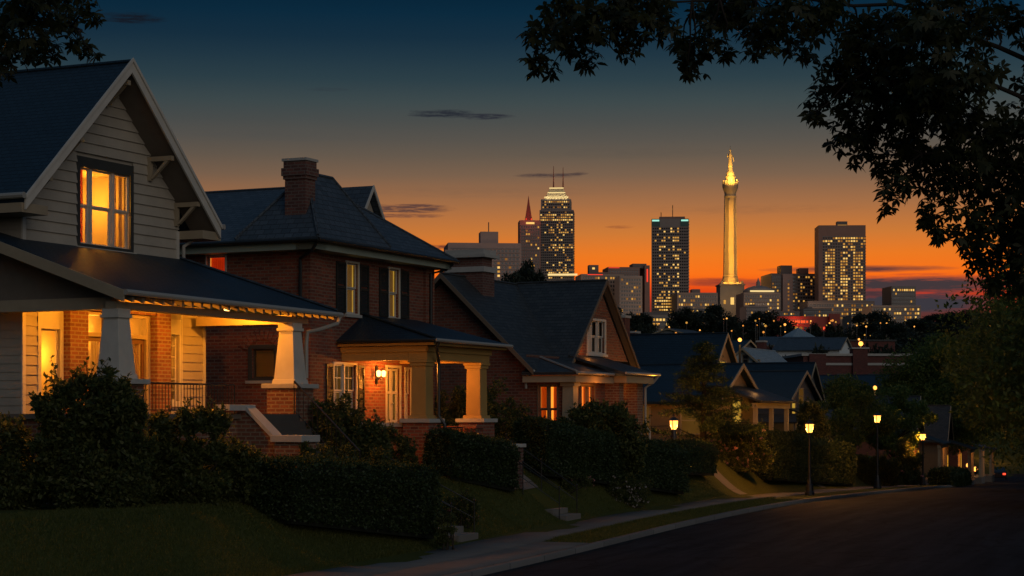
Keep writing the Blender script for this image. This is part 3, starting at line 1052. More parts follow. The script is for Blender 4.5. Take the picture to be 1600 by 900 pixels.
mb = MB(); mb.tbox(q, 4.10, 4.62, 8.25, 8.75, -.12, -.08); mb.tbox(q, 4.05, 4.7, 8.0, 8.1, -.1, .35); mb.build('bookshelf', M['door'], gw)
mb = MB(); mb.lathe(0, 0, [(.16, 0), (.10, .22)], 12); c0 = q(4.32, 8.22, .12); mb.v = [(x + c0[0], y + c0[1], z + c0[2]) for x, y, z in mb.v]; mb.build('lamp_shade', M['lampshade'], gw)
for (p, q) in ((1.2, 1.32), (7.52, 7.64)): mb = MB(); mb.tbox(F, p, q, 7.4, 8.45, .004, .055); mb.build('corner_board', M['trim'], t)
mb = MB(); mb.tbox(F, 1.2, 7.64, 7.36, 7.46, .004, .06); mb.build('skirt_board', M['trim'], t)
rf = gable_roof(t, .36, UR, 8.36, WV - .82, 13.4, ZE, ZR, M['roof_blue'], .16)
so = MB()
for (p, q) in ((.42, UR), (UR, 8.30)):
    zp = ZE - .17 if p < 1 else ZR - .17; zq = ZR - .17 if q == UR else ZE - .17
    so.face([(p, WV - .80, zp - .003), (p, WV, zp - .003), (q, WV, zq - .003), (q, WV - .80, zq - .003)])
so.build('soffit', M['soffit'], t)
barge(t, front(WV - .82), .32, UR, 8.40, ZE - .02, ZR + .02, .30, .002, .055, 'trim')
barge(t, front(WV - .875), .30, UR, 8.42, ZE + .03, ZR + .09, .10, .002, .04, 'trim')
for (a, b) in ((UR, 12.05), (2.55, 10.38), (6.29, 10.38), (1.35, 9.30), (7.49, 9.30)):
    knee_brace(t, F, a, b - .10, .78, .62)
for (p, q) in ((.25, 1.2), (7.64, 8.5)):   # boxed eaves
    mb = MB(); mb.tbox(F, p, q, 8.24, 8.46, -6, .80); mb.build('boxed_eave', M['porch_trim'], t)
gt = MB(); gt.tube([(8.52, WV - .9, 8.62), (8.52, 13.3, 8.62)], .075, 8); gt.tube([(.22, WV - .9, 8.62), (.22, 13.3, 8.62)], .075, 8); gt.build('gutter', M['gutter'], t)
ds = MB(); ds.tube([(8.45, WV - .2, 8.55), (8.1, WV - .25, 8.3), (7.74, WV - .12, 8.05), (7.74, WV - .12, 7.5)], .05, 8); ds.build('downspout', M['gutter'], t)
# porch roof: shed with a hip at its far end
mb = MB()
mb.slab([(-.05, -.02, 6.30), (9.4, -.02, 6.30), (7.68, WV - .03, 7.72), (-.05, WV - .03, 7.72)], .12)
mb.slab([(9.4, -.02, 6.30), (9.4, WV + 1, 6.30), (7.68, WV + 1, 7.72), (7.68, WV - .03, 7.72)], .12)
mb.slab([(-.05, WV - .03, 7.72), (1.16, WV - .03, 7.72), (1.16, 5.2, 8.1), (-.05, 5.2, 8.1)], .12)
pr = mb.build('porch_roof', M['roof_blue'], t)
mb = MB(); mb.tube([(9.4, -.02, 6.33), (7.68, WV - .03, 7.75)], .05, 6); mb.build('hip_cap', M['roof_blue'], pr)
S0 = side(.0)
mb = MB(); mb.prism(side(-.05), [(-5.2, 7.88), (.04, 6.06), (.04, 6.32), (-5.2, 8.14)], .0, .06); mb.build('barge_board', M['porch_trim'], t)
mb = MB(); mb.prism(side(.55), [(-5.0, 6.20), (-.2, 6.20), (-5.0, 7.75)], -.06, 0); mb.build('porch_gable', M['soffit'], t)
gt = MB(); gt.tube([(-.1, -.09, 6.27), (9.5, -.09, 6.21)], .07, 8); gt.build('gutter', M['gutter'], t)
ds = MB(); ds.tube([(9.42, -.09, 6.18), (9.35, -.05, 5.98), (8.75, .15, 5.80), (8.35, .28, 5.72), (8.32, .30, 5.4), (8.32, .30, 4.5)], .055, 8); ds.build('downspout', M['gutter'], t)
bm_ = MB(); bm_.box(.12, 8.45, .32, .62, 5.93, 6.09); bm_.build('porch_beam', M['porch_trim'], t)
bm_ = MB(); bm_.box(.35, .65, .63, 5.0, 5.93, 6.2); bm_.build('porch_beam', M['porch_trim'], t)
bm_ = MB(); bm_.box(8.14, 8.42, .63, WV - .24, 5.93, 6.17); bm_.build('porch_beam', M['porch_trim'], t)
for i in range(24):
    u = .3 + i * .39
    mb = MB(); mb.hexa([(u, .02, 6.07), (u + .09, .02, 6.07), (u + .09, .9, 6.39), (u, .9, 6.39), (u, .02, 6.19), (u + .09, .02, 6.19), (u + .09, .9, 6.50), (u, .9, 6.50)])
    mb.build('rafter_tail', M['porch_trim'], t)
mb = MB(); mb.tbox(F, .66, 8.6, 6.33, 6.44, .05, .2); mb.build('frieze', M['porch_trim'], t)
for i, u in enumerate((.36, 7.84)):
    v = .50
    mb = MB(); mb.taper(u, v, 4.46, 5.72, .62, .42); mb.taper(u, v, 4.34, 4.46, .70, .66); mb.taper(u, v, 5.72, 5.80, .52, .52); mb.taper(u, v, 5.80, 5.93, .46, .46)
    c = mb.build('porch_column', M['trim'], t, bevel=.008)
    mb = MB(); mb.box(u - .44, u + .44, v - .44, v + .44, G0, 4.22); mb.build('pier', M['brick_porch'], c)
    mb = MB(); mb.box(u - .55, u + .55, v - .55, v + .55, 4.222, 4.34); mb.build('pier_cap', M['stone'], c, bevel=.012)
railing(t, (.85, .5, PF), (5.2, .5, PF), .72, 34)
# stair wall with sloped stone cap and low end pier
mb = MB()
mb.prism(side(4.95), [(-.30, G0), (1.6, G0), (1.6, 1.9), (.92, 2.80), (0.0, 3.62), (-.30, 3.62)], -.32, 0); mb.build('stair_wall', M['brick_porch'], t)
mb = MB(); mb.hexa([(4.90, -.02, 3.625), (4.90, -.90, 2.84), (5.32, -.90, 2.84), (5.32, -.02, 3.625), (4.90, -.02, 3.74), (4.90, -.90, 2.96), (5.32, -.90, 2.96), (5.32, -.02, 3.74)]); mb.build('stair_cap', M['stone'], t)
mb = MB(); mb.box(4.2, 5.36, -.02, .42, 3.63, 3.78); mb.build('wall_cap', M['stone'], t, bevel=.01)
mb = MB(); mb.box(4.80, 5.52, -1.66, -.92, G0, 2.86); mb.build('end_pier', M['brick_porch'], t)
mb = MB(); mb.box(4.72, 5.60, -1.74, -.84, 2.862, 3.03); mb.build('pier_cap', M['stone'], t, bevel=.012)
flight(t, front(0), 5.28, 7.35, 1.5, PF, 2.0, -.1, 11, 'step_dark')
railing(t, (7.30, -1.9, 1.75), (7.30, .05, PF), .85, 14)
mb = MB(); mb.lathe(0, 0, [(.012, .42), (.012, .06), (.05, 0), (.09, -.03), (.08, -.08), (.03, -.11)], 12)
for i, q in enumerate(mb.v): mb.v[i] = (q[0] + 7.3, q[1] + 2.1, q[2] + 6.36)
mb.build('porch_lamp', M['bulb'], t)
for (u, v, e) in ((2.0, 1.8, 250), (4.9, 1.8, 230), (7.3, 1.8, 300)):
    lamp_light(A.w(u, v, 6.34), e, (1, .315, .016), .07)

# ------------------------------------------------------------------ second house: brick, slate hip roof, shuttered windows
B = House('brick_house', 'two-storey brick house with slate hip roof, chimney and dark shutters', 481, 56, 25)
t = B.t
F = front(0); Sd = side(0)
GB = 1.3
fh = [(2.24, 2.94, 6.62, 8.14), (4.90, 5.56, 6.62, 8.14), (1.50, 2.80, 3.45, 5.05), (4.78, 5.62, 2.72, 5.02), (6.0, 6.35, 3.4, 5.0)]
sh = [(-3.5, -2.85, 7.62, 8.28), (-1.92, -1.14, 4.62, 5.48)]
mb = MB(); mb.panel(F, 0, 7.87, GB, 8.5, fh); mb.panel(Sd, -11, 0, GB, 8.5, sh); mb.panel(far_side(7.87), 0, 11, GB, 8.5)
mb.build('wall', M['brick_red'], t)
for (p, q) in ((.0, .62), (7.25, 7.87)):
    mb = MB(); mb.tbox(F, p, q, GB, 8.3, .003, .09); mb.build('corner_pier', M['brick_red'], t)
for k, (p, q) in enumerate(((2.24, 2.94), (4.90, 5.56))):
    window(t, F, p, q, 6.62, 8.14, (1,), .5, (1, 1), 'room_gold', 'curtain', .36, sill='stone', trim='trim', casing=.06, shutter=.56)
window(t, Sd, -3.5, -2.85, 7.62, 8.28, (1,), 0, (1, 1), 'room_orange', 'curtain_red', .5, sill=True, casing=.05)
window(t, Sd, -1.92, -1.14, 4.62, 5.48, (1,), 0, (1, 1), None, None, sill='stone', trim='dark_trim', frame='dark_trim', casing=.12, shade=.96, label='small dark-framed window with a pale blind')
mb = MB(); am = -1.53
for k in range(11):
    a0, a1 = math.pi * (.16 + .68 * k / 11), math.pi * (.16 + .68 * (k + .86) / 11)
    r0, r1 = .62, .92; cz = 5.14
    mb.prism(Sd, [(am - r0 * math.cos(a0), cz + r0 * math.sin(a0)), (am - r0 * math.cos(a1), cz + r0 * math.sin(a1)), (am - r1 * math.cos(a1), cz + r1 * math.sin(a1)), (am - r1 * math.cos(a0), cz + r1 * math.sin(a0))][::-1], .003, .05)
mb.build('brick_arch', M['brick_red'], t)
window(t, F, 1.50, 2.80, 3.45, 5.05, (1, 1), .5, (2, 2), 'room_dim', None, sill=True, casing=.07, shutter=.4)
# front door with side light
dr = MB(); dr.tbox(F, 4.70, 4.78, 2.62, 5.10, -.1, .03); dr.tbox(F, 5.62, 5.70, 2.62, 5.10, -.1, .03); dr.tbox(F, 4.78, 5.62, 5.02, 5.10, -.1, .03)
door = dr.build('door', M['trim'], t)
mb = MB()
for (p, q) in ((4.80, 5.19), (5.21, 5.60)):
    mb.tbox(F, p, p + .06, 2.72, 5.0, -.12, -.06); mb.tbox(F, q - .06, q, 2.72, 5.0, -.12, -.06)
    for z in (2.72, 3.3, 4.2, 4.92): mb.tbox(F, p + .06, q - .06, z, z + .08, -.119, -.061)
    mb.tbox(F, p + .06, q - .06, 2.8, 3.3, -.11, -.08)
mb.build('leaf_frame', M['trim'], door)
mb = MB(); mb.face([F(4.8, 2.7, -.13), F(5.6, 2.7, -.13), F(5.6, 5.02, -.13), F(4.8, 5.02, -.13)]); mb.build('pane', M['pane'], door)
mb = MB(); mb.tbox(F, 4.7, 5.7, 2.6, 5.1, -.9, -.86); mb.build('hall', M['room_dim'], door)
mb = MB(); mb.ball(F(5.16, 3.9, .0), .035, 6); mb.build('handle', M['gutter'], door)
window(t, F, 6.0, 6.35, 3.4, 5.0, (1,), .5, (1, 2), 'room_dim', None, sill=True, casing=.06)
# wall lamp by the door: two small lanterns on a plate
mb = MB(); mb.tbox(F, 4.02, 4.14, 4.5, 5.05, .003, .05); wl = mb.build('wall_lamp', M['iron'], t)
for a in (3.93, 4.25):
    q = MB(); q.tube([F(4.08, 4.72, .05), F((4.08 + a) / 2, 4.62, .14), F(a, 4.72, .18)], .012, 6); q.build('arm', M['iron'], wl)
    q = MB(); q.lathe(0, 0, [(.035, 0), (.06, .03), (.075, .16), (.02, .2)], 10)
    c = F(a, 4.72, .18)
    q.v = [(x + c[0], y + c[1], z + c[2]) for x, y, z in q.v]; q.build('lamp_glass', M['bulb'], wl)
lamp_light(B.w(4.0, -.42, 4.80), 60, (1, .30, .035), .05, name='wall_light')
lamp_light(B.w(4.0, -1.5, 4.95), 150, (1, .33, .04), .1)
# eaves, roof
e = MB(); e.tbox(F, -.5, 8.2, 8.32, 8.56, -.1, .55); e.tbox(Sd, -11.2, .55, 8.32, 8.56, -.1, .5); e.tbox(far_side(7.87), -.55, 11, 8.32, 8.56, -.1, .35); e.build('eave', M['green_trim'], t)
mb = MB()
zE, zM = 8.62, 10.72
x0, x1, y0, xm = -.62, 8.27, -.70, 3.9
def tri(mb, *p): mb.slab(list(p), .10)
tri(mb, (x0, y0, zE), (x1, y0, zE), (xm, 1.85, zM))                           # hip over the front
tri(mb, (x0, y0, zE), (xm, 1.85, zM), (xm, 9.5, zM), (x0, 11.5, zE))          # near slope
tri(mb, (x1, y0, zE), (x1, 11.5, zE), (xm, 9.5, zM), (xm, 1.85, zM))          # far slope
rf = mb.build('roof', M['roof_slate'], t)
mb = MB()                                                                      # cross hip behind the chimney
bz = 10.74
tri(mb, (x0 - .02, 2.10, zE + .05), (x0 - .02, y0 - .02, zE + .05), (.95, .62, bz))
tri(mb, (x0 - .02, y0 - .02, zE + .05), (3.75, y0 - .02, zE + .05), (2.45, .62, bz), (.95, .62, bz))
tri(mb, (3.75, y0 - .02, zE + .05), (3.75, 2.10, zE + .05), (2.45, .62, bz))
tri(mb, (x0 - .02, 2.10, zE + .05), (.95, .62, bz), (2.45, .62, bz), (3.75, 2.10, zE + .05))
cr = mb.build('cross_hip', M['roof_slate'], t)
mb = MB()
for p, q in (((.95, .62, bz), (x0, 2.10, zE + .07)), ((2.45, .62, bz), (3.75, y0, zE + .07)), ((.95, .62, bz), (2.45, .62, bz)), ((.95, .62, bz), (x0, y0, zE + .07))): mb.tube([p, q], .055, 6)
mb.build('hip_cap', M['roof_slate'], cr)
mb = MB()
for p, q in (((xm, 1.85, zM), (x1, y0, zE)), ((xm, 1.85, zM), (x0, y0, zE)), ((xm, 1.85, zM), (xm, 9.5, zM))): mb.tube([p, q], .055, 6)
mb.build('hip_cap', M['roof_slate'], rf)
# dormer
mb = MB(); D0 = 1.5
mb.slab([(5.0, D0 - .25, 9.35), (6.15, D0 - .25, 10.95), (6.15, 6, 10.95), (5.0, 6, 9.35)], .09); mb.slab([(6.15, D0 - .25, 10.95), (7.3, D0 - .25, 9.35), (7.3, 6, 9.35), (6.15, 6, 10.95)], .09)
dm = mb.build('dormer', M['roof_slate'], t)
mb = MB(); mb.prism(front(D0), [(5.15, 9.4), (7.15, 9.4), (6.15, 10.78)], -.1, 0); mb.build('dormer_wall', M['siding'], dm)
barge(dm, front(D0 - .25), 4.98, 6.15, 7.32, 9.33, 10.97, .16, .002, .04, 'trim')
# chimney
mb = MB(); mb.box(-.10, .45, .02, .72, 8.5, 10.42); mb.box(-.14, .49, -.02, .76, 10.421, 10.52); mb.box(-.18, .53, -.06, .80, 10.521, 10.75); mb.box(-.13, .48, -.01, .75, 10.751, 10.95)
ch = mb.build('chimney', M['brick_chim'], t)
mb = MB(); mb.box(-.17, .52, -.05, .79, 10.952, 11.03); mb.build('chimney_cap', M['stone'], ch)
gt = MB(); gt.tube([(x0 - .06, y0 - .06, 8.58), (8.3, y0 - .06, 8.56)], .06, 8); gt.build('gutter', M['downspout'], t)
gt = MB(); gt.tube([(x0 - .06, y0 - .06, 8.58), (x0 - .06, 11, 8.58)], .06, 8); gt.build('gutter', M['downspout'], t)
ds = MB(); ds.tube([(-.55, -.62, 8.5), (-.5, -.45, 8.28), (-.12, .18, 8.1), (-.08, .2, 7.9), (-.08, .2, 1.5)], .05, 8); ds.build('downspout', M['downspout'], t)
ds = MB(); ds.tube([(8.2, -.6, 8.5), (8.0, -.45, 8.3), (7.5, -.16, 8.15), (7.5, -.16, 5.5)], .05, 8); ds.build('downspout', M['downspout'], t)
# porch
mb = MB()
mb.slab([(1.62, -3.32, 5.76), (6.75, -3.32, 5.76), (6.75, -.02, 6.60), (3.25, -.02, 6.60)], .10)
mb.slab([(1.62, -3.32, 5.76), (3.25, -.02, 6.60), (1.62, -.02, 5.76)], .10)
pr = mb.build('porch_roof', M['roof_blue'], t)
mb = MB(); mb.tube([(1.62, -3.32, 5.79), (3.25, -.02, 6.63)], .045, 6); mb.build('hip_cap', M['roof_blue'], pr)
mb = MB(); mb.box(1.68, 6.7, -3.26, -.02, 5.58, 5.655); mb.build('porch_soffit', M['amber_lit_trim'], t)
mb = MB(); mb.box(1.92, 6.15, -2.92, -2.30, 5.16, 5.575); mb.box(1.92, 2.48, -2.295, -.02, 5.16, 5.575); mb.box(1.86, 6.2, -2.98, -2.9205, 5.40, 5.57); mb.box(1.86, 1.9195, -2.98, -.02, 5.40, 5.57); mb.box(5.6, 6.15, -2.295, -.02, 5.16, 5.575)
mb.build('porch_beam', M['amber_lit_trim'], t)
gt = MB(); gt.tube([(1.55, -3.40, 5.72), (6.8, -3.40, 5.70)], .055, 8); gt.build('gutter', M['gutter'], t)
gt = MB(); gt.tube([(1.55, -3.40, 5.72), (1.55, -.1, 5.72)], .05, 8); gt.build('gutter', M['downspout'], t)
ds = MB(); ds.tube([(1.80, -3.38, 5.7), (1.80, -3.3, 5.5), (2.34, -3.08, 5.2), (2.40, -3.06, 5.0), (2.40, -3.06, 3.5), (2.48, -3.22, 3.25), (2.48, -3.22, 1.6)], .05, 8); ds.build('downspout', M['downspout'], t)
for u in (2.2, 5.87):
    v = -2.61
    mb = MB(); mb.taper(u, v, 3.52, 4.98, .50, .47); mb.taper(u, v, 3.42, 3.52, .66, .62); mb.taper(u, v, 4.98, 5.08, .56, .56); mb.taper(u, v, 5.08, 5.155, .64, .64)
    c = mb.build('porch_column', M['amber_lit_trim'], t, bevel=.008)
    mb = MB(); mb.box(u - .42, u + .42, v - .42, v + .42, GB, 3.30); mb.build('pier', M['brick_red'], c)
    mb = MB(); mb.box(u - .50, u + .50, v - .50, v + .50, 3.302, 3.42); mb.build('pier_cap', M['stone'], c, bevel=.01)
for (p, q) in ((1.95, 2.35), (5.7, 6.1)): mb = MB(); mb.box(p, q, -2.18, -.02, GB, 3.18); mb.build('parapet', M['brick_red'], t)
mb = MB(); mb.box(1.88, 2.42, -2.11, -.02, 3.182, 3.30); mb.build('parapet_cap', M['stone'], t)
mb = MB(); mb.box(2.36, 5.69, -2.6, -.02, GB, 2.66); mb.build('porch_floor', M['concrete'], t)
mb = MB(); mb.box(5.0, 5.44, -3.0, -2.61, GB, 3.12); mb.box(4.93, 5.44, -3.06, -2.55, 3.122, 3.24); mb.build('low_wall', M['brick_red'], t)
flight(t, front(-2.6), 3.0, 4.7, 1.75, 2.66, 1.6, 0, 6)
for u in (2.80, 4.72):
    mb = MB(); mb.prism(side(u), [(2.62, GB), (4.0, GB), (4.0, 1.95), (2.62, 2.85)], -.24, 0); mb.build('stair_wall', M['brick_red'], t)
railing(t, (2.66, -3.06, 2.20), (3.95, -3.06, 2.2), .95, 9)
mb = MB(); mb.box(4.0, 4.72, -4.75, -4.10, GB, 2.55); mb.build('end_pier', M['brick_chim'], t)
mb = MB(); mb.box(3.93, 4.79, -4.82, -4.03, 2.552, 2.66); mb.build('pier_cap', M['stone'], t, bevel=.01)

# ------------------------------------------------------------------ third house: brick with cross gable and glazed porch
C_ = House('gabled_brick_house', 'brick cottage with steep cross gable, stone-capped chimney and orange windows', 822, 70, 25)
t = C_.t
F = front(0); Sd = side(0); GC = 1.6
zr, ze, vr = 8.78, 5.68, 3.27
mb = MB(); mb.panel(Sd, -6.6, 0, GC, 5.6)
mb.face([Sd(-6.54, 5.6, 0), Sd(0, 5.6, 0), Sd(-vr, zr - .12, 0)])
mb.panel(F, 0, 10.2, GC, 5.75, [(6.9, 7.5, 3.2, 4.8)]); mb.panel(far_side(10.2), 0, 6.6, GC, 5.6)
mb.face([far_side(10.2)(0, 5.6, 0), far_side(10.2)(6.54, 5.6, 0), far_side(10.2)(vr, zr - .12, 0)])
mb.build('wall', M['brick_brown'], t)
mb = MB(); sl = (zr - 5.2) / 3.75
mb.slab([(-.45, -.48, 5.2), (10.6, -.48, 5.2), (10.6, vr, zr), (-.45, vr, zr)], .13)
mb.slab([(-.45, vr, zr), (10.6, vr, zr), (10.6, 7.0, 5.2), (-.45, 7.0, 5.2)], .13)
rf = mb.build('roof', M['roof_dark'], t)
barge(t, side(-.45), -7.0, -vr, .50, 5.18, zr + .02, .20, .002, .05, 'brown_trim')
mb = MB(); mb.tube([(-.45, vr, zr), (10.6, vr, zr)], .06, 6); mb.build('ridge_cap', M['roof_dark'], rf)
# cross wing
ua, ub, um, zw = 2.95, 9.55, 6.25, 8.83
mb = MB(); g = front(-.35)
wl, wr_, wb, wt = 4.95, 6.72, 5.98, 7.22
sl = (zw - .35 - 5.7) / (um - ua - .35)
zl = lambda a: zw - .35 - abs(a - um) * sl
mb.face([g(ua + .35, 5.7, 0), g(wl, 5.7, 0), g(wl, zl(wl), 0)]); mb.face([g(wr_, 5.7, 0), g(ub - .35, 5.7, 0), g(wr_, zl(wr_), 0)])
mb.face([g(wl, 5.7, 0), g(wr_, 5.7, 0), g(wr_, wb, 0), g(wl, wb, 0)]); mb.face([g(wl, wt, 0), g(wr_, wt, 0), g(wr_, zl(wr_), 0), g(um, zl(um), 0), g(wl, zl(wl), 0)])
for (p, q, r_, s_) in ((wl, wb, wl, wt), (wl, wt, wr_, wt), (wr_, wt, wr_, wb), (wr_, wb, wl, wb)): mb.face([g(p, q, 0), g(r_, s_, 0), g(r_, s_, -.16), g(p, q, -.16)])
mb.build('gable_wall', M['brick_brown'], t)
mb = MB(); VO = -.62
mb.slab([(ua - .25, VO, 5.42), (um, VO, zw), (um, vr, zw), (ua - .25, vr, 5.42)], .12)
mb.slab([(um, VO, zw), (ub + .25, VO, 5.42), (ub + .25, vr, 5.42), (um, vr, zw)], .12)
wr = mb.build('wing_roof', M['roof_dark'], t)
mb = MB(); mb.tube([(um, VO, zw), (um, vr, zw)], .055, 6); mb.build('ridge_cap', M['roof_dark'], wr)
barge(t, front(VO), ua - .28, um, ub + .28, 5.40, zw + .03, .17, .002, .05, 'brown_trim')
mb = MB()
for (p, q, zp, zq) in ((ua - .2, um, 5.42, zw), (um, ub + .2, zw, 5.42)): mb.face([(p, VO + .02, zp - .135), (p, -.36, zp - .135), (q, -.36, zq - .135), (q, VO + .02, zq - .135)])
mb.build('soffit', M['soffit'], t)
window(t, g, wl + .02, wr_ - .02, wb, wt, (.6, 1, .9), .5, (1, 1), 'room_dark', 'curtain', .16, casing=.09, sill=True, deep=.5)
# chimney with two stone bands
mb = MB(); mb.box(1.55, 2.55, 2.5, 4.0, 6.5, 8.95); mb.box(1.62, 2.48, 2.57, 3.93, 9.152, 9.50); ch = mb.build('chimney', M['brick_chim'], t)
mb = MB(); mb.box(1.46, 2.64, 2.41, 4.09, 8.951, 9.15); mb.build('stone_band', M['stone'], ch)
mb = MB(); mb.box(1.40, 2.70, 2.35, 4.15, 9.502, 9.62); mb.box(1.5, 2.6, 2.45, 4.05, 9.621, 9.80); mb.build('chimney_cap', M['stone'], ch)
mb = MB(); mb.box(9.3, 10.1, 1.2, 2.0, 5, 7.35); mb.box(9.24, 10.16, 1.14, 2.06, 7.351, 7.48); mb.build('chimney', M['brick_chim'], t)
# glazed front room under a low hip roof, open brick porch beside it
PV = -1.75
mb = MB()
mb.slab([(-.45, PV - .45, 5.08), (3.25, PV - .45, 5.08), (3.25, -.02, 5.66), (1.2, -.02, 5.66)], .10)
mb.slab([(-.45, PV - .45, 5.08), (1.2, -.02, 5.66), (-.45, -.02, 5.08)], .10)
mb.slab([(3.0, PV - .95, 5.12), (6.45, PV - .95, 5.12), (6.45, -.37, 5.82), (3.0, -.37, 5.82)], .10)
pr = mb.build('porch_roof', M['roof_dark'], t)
mb = MB(); mb.tube([(-.45, PV - .45, 5.10), (1.2, -.02, 5.68)], .05, 6); mb.build('hip_cap', M['gutter'], pr)
Pf = front(PV)
mb = MB(); mb.tbox(Pf, -.35, 3.3, 4.72, 4.955, -.3, .36); mb.build('porch_beam', M['porch_trim'], t)
mb = MB(); mb.tbox(side(-.36), .02, -PV, 4.72, 4.955, -.3, 0); mb.build('porch_beam', M['porch_trim'], t)
mb = MB(); mb.tbox(front(PV - .5), 3.35, 6.2, 4.75, 5.0, -.3, .36); mb.build('porch_beam', M['porch_trim'], t)
gt = MB(); gt.tube([(-.5, PV - .5, 5.05), (2.95, PV - .5, 5.05)], .055, 8); gt.build('gutter', M['gutter'], t)
gt = MB(); gt.tube([(2.95, PV - 1.0, 5.10), (6.5, PV - 1.0, 5.10)], .055, 8); gt.build('gutter', M['gutter'], t)
Pn = side(.02)
mb = MB(); mb.panel(Pn, 0, -PV, GC, 4.72, [(.5, 1.22, 2.9, 4.6)]); mb.panel(Pf, .02, 3.3, GC, 4.72, [(.55, 2.25, 2.9, 4.62)]); mb.panel(far_side(3.3), PV, 0, GC, 4.72)
mb.build('front_room', M['brick_brown'], t)
window(t, Pn, .5, 1.22, 2.9, 4.6, (1, 1), .5, (1, 1), 'room_orange', 'curtain_amber', .30, casing=.05, trim='brown_trim', frame='brown_trim', label='orange lit side window with parted curtains')
window(t, Pf, .55, 2.25, 2.9, 4.62, (1, 1.2, 1), 0, (1, 1), 'room_red', 'curtain_amber', .3, casing=.06, trim='brown_trim', frame='brown_trim', label='wide front window glowing red-orange')
mb = MB(); mb.taper(.14, PV + .06, 2.55, 4.58, .46, .42); mb.taper(.14, PV + .06, 4.581, 4.715, .56, .56); mb.build('corner_column', M['porch_trim'], t)
window(t, F, 6.9, 7.5, 3.2, 4.8, (1,), .5, (1, 1), 'room_dim', None, casing=.07)
for (p, q) in ((5.38, 5.98), (3.5, 3.95)):
    mb = MB(); mb.box(p, q, PV - .50, PV + .08, GC, 4.745); mb.build('porch_pier', M['brick_porch'], t)
mb = MB(); mb.box(3.32, 6.1, PV - .4, -.02, GC, 2.6); mb.build('porch_floor', M['concrete'], t)
ds = MB(); ds.tube([(6.35, PV - 1, 5.05), (6.3, PV - .8, 4.8), (6.1, PV - .55, 4.6), (6.1, PV - .55, 3.1), (6.3, PV - .65, 2.9), (6.3, PV - .65, 2.0)], .05, 8); ds.build('downspout', M['gutter'], t)
ds = MB(); ds.tube([(-.4, -.5, 5.15), (-.3, -.3, 5.0), (-.12, -.05, 4.75), (-.12, -.05, 4.5)], .05, 8); ds.build('downspout', M['gutter'], t)
lamp_light(C_.w(1.5, PV - .75, 4.45), 24, (1, .29, .03), .08)
lamp_light(C_.w(4.7, PV + .5, 4.5), 14, (1, .32, .05), .08)
lamp_light(C_.w(4.3, -.75, 6.0), 5, (1, .32, .05), .05, name='gable_light')
# ------------------------------------------------------------------ street furniture
def s_at(px, n, lo=-20, hi=300):
    """place along the street, n metres left of the kerb, that lies on the sight line px"""
    k = (px - 800) / FOC
    for _ in range(60):
        m = (lo + hi) / 2
        x, y = sn(m, n)
        if x < k * y: lo = m
        else: hi = m
    return m


def street_lamp(name, label, p, H, power, group=None):
    t = thing(name, label, 'street lamp', p, R(20), group)
    mb = MB(); mb.lathe(0, 0, [(.21, -.1), (.21, .12), (.17, .16), (.155, .42), (.12, .48), (.10, .62), (.075, .70)], 12); mb.build('base', M['iron'], t, False)
    mb = MB(); mb.lathe(0, 0, [(.070, .70), (.052, H - .75), (.075, H - .72), (.05, H - .68), (.05, H - .62), (.08, H - .58), (.03, H - .55)], 12); mb.build('post', M['iron'], t)
    mb = MB()
    z0, z1, a, b = H - .52, H - .16, .08, .135
    for k in range(4):
        c, s_ = [(1, 1), (-1, 1), (-1, -1), (1, -1)][k]
        mb.tube([(c * a, s_ * a, z0), (c * b, s_ * b, z1)], .014, 5)
    mb.taper(0, 0, z0 - .03, z0, .19, .19); mb.taper(0, 0, z1, z1 + .03, .32, .32); mb.taper(0, 0, z1 + .03, z1 + .15, .30, .08); mb.lathe(0, 0, [(.03, z1 + .16), (.035, z1 + .20), (.005, z1 + .27)], 8)
    ln = mb.build('lantern', M['iron'], t)
    mb = MB(); mb.taper(0, 0, z0, z1, .145, .255); mb.build('glass', M['lantern'], ln)
    q = lamp_light(Vector(p) + Vector((0, 0, H - .35)), power, (1, .37, .045), .06, name='lamp_light')
    mb = None
    return t


LAMPG = 'lantern street lamps along the kerb'
ss = s_at(1265, 1.15); street_lamp('street_lamp', 'lit lantern lamp on a full-height post beside the sidewalk, between hedge and round tree', ground_sn(ss, 1.15), 3.2, 400, LAMPG)
ss = s_at(1371, 1.15); street_lamp('street_lamp', 'tallest lit lantern lamp, standing at the kerb in front of the round tree', ground_sn(ss, 1.15), 3.95, 400, LAMPG)
ss = s_at(1442, 1.3); street_lamp('street_lamp', 'small distant lit lamp in front of the red lit porches', ground_sn(ss, 1.3), 3.4, 400, LAMPG)
ss = s_at(1546, 1.3); street_lamp('street_lamp', 'farthest lit lamp near the end of the street', ground_sn(ss, 1.3), 3.2, 400, LAMPG)
p = at(1053, 690, 79); p.z = ground(p.x, p.y); street_lamp('street_lamp', 'lit lantern lamp half hidden behind the clipped hedge', p, 3.25 - p.z + .22, 500, LAMPG)

# roadside posts far down the kerb
for i, (px, lab) in enumerate(((1499, 'slim dark roadside post nearest the far lit porches'), (1526, 'slim dark roadside post midway to the far street end'), (1536, 'slim dark roadside post closest to the farthest lamp'))):
    p = ground_sn(s_at(px, .6), .6)
    t = thing('bollard', lab, 'bollard', p, 0, 'posts along the far kerb')
    mb = MB(); mb.lathe(0, 0, [(.10, -.1), (.09, 1.15), (.12, 1.18), (.12, 1.26), (.02, 1.34)], 8); mb.build('post', M['iron'], t)

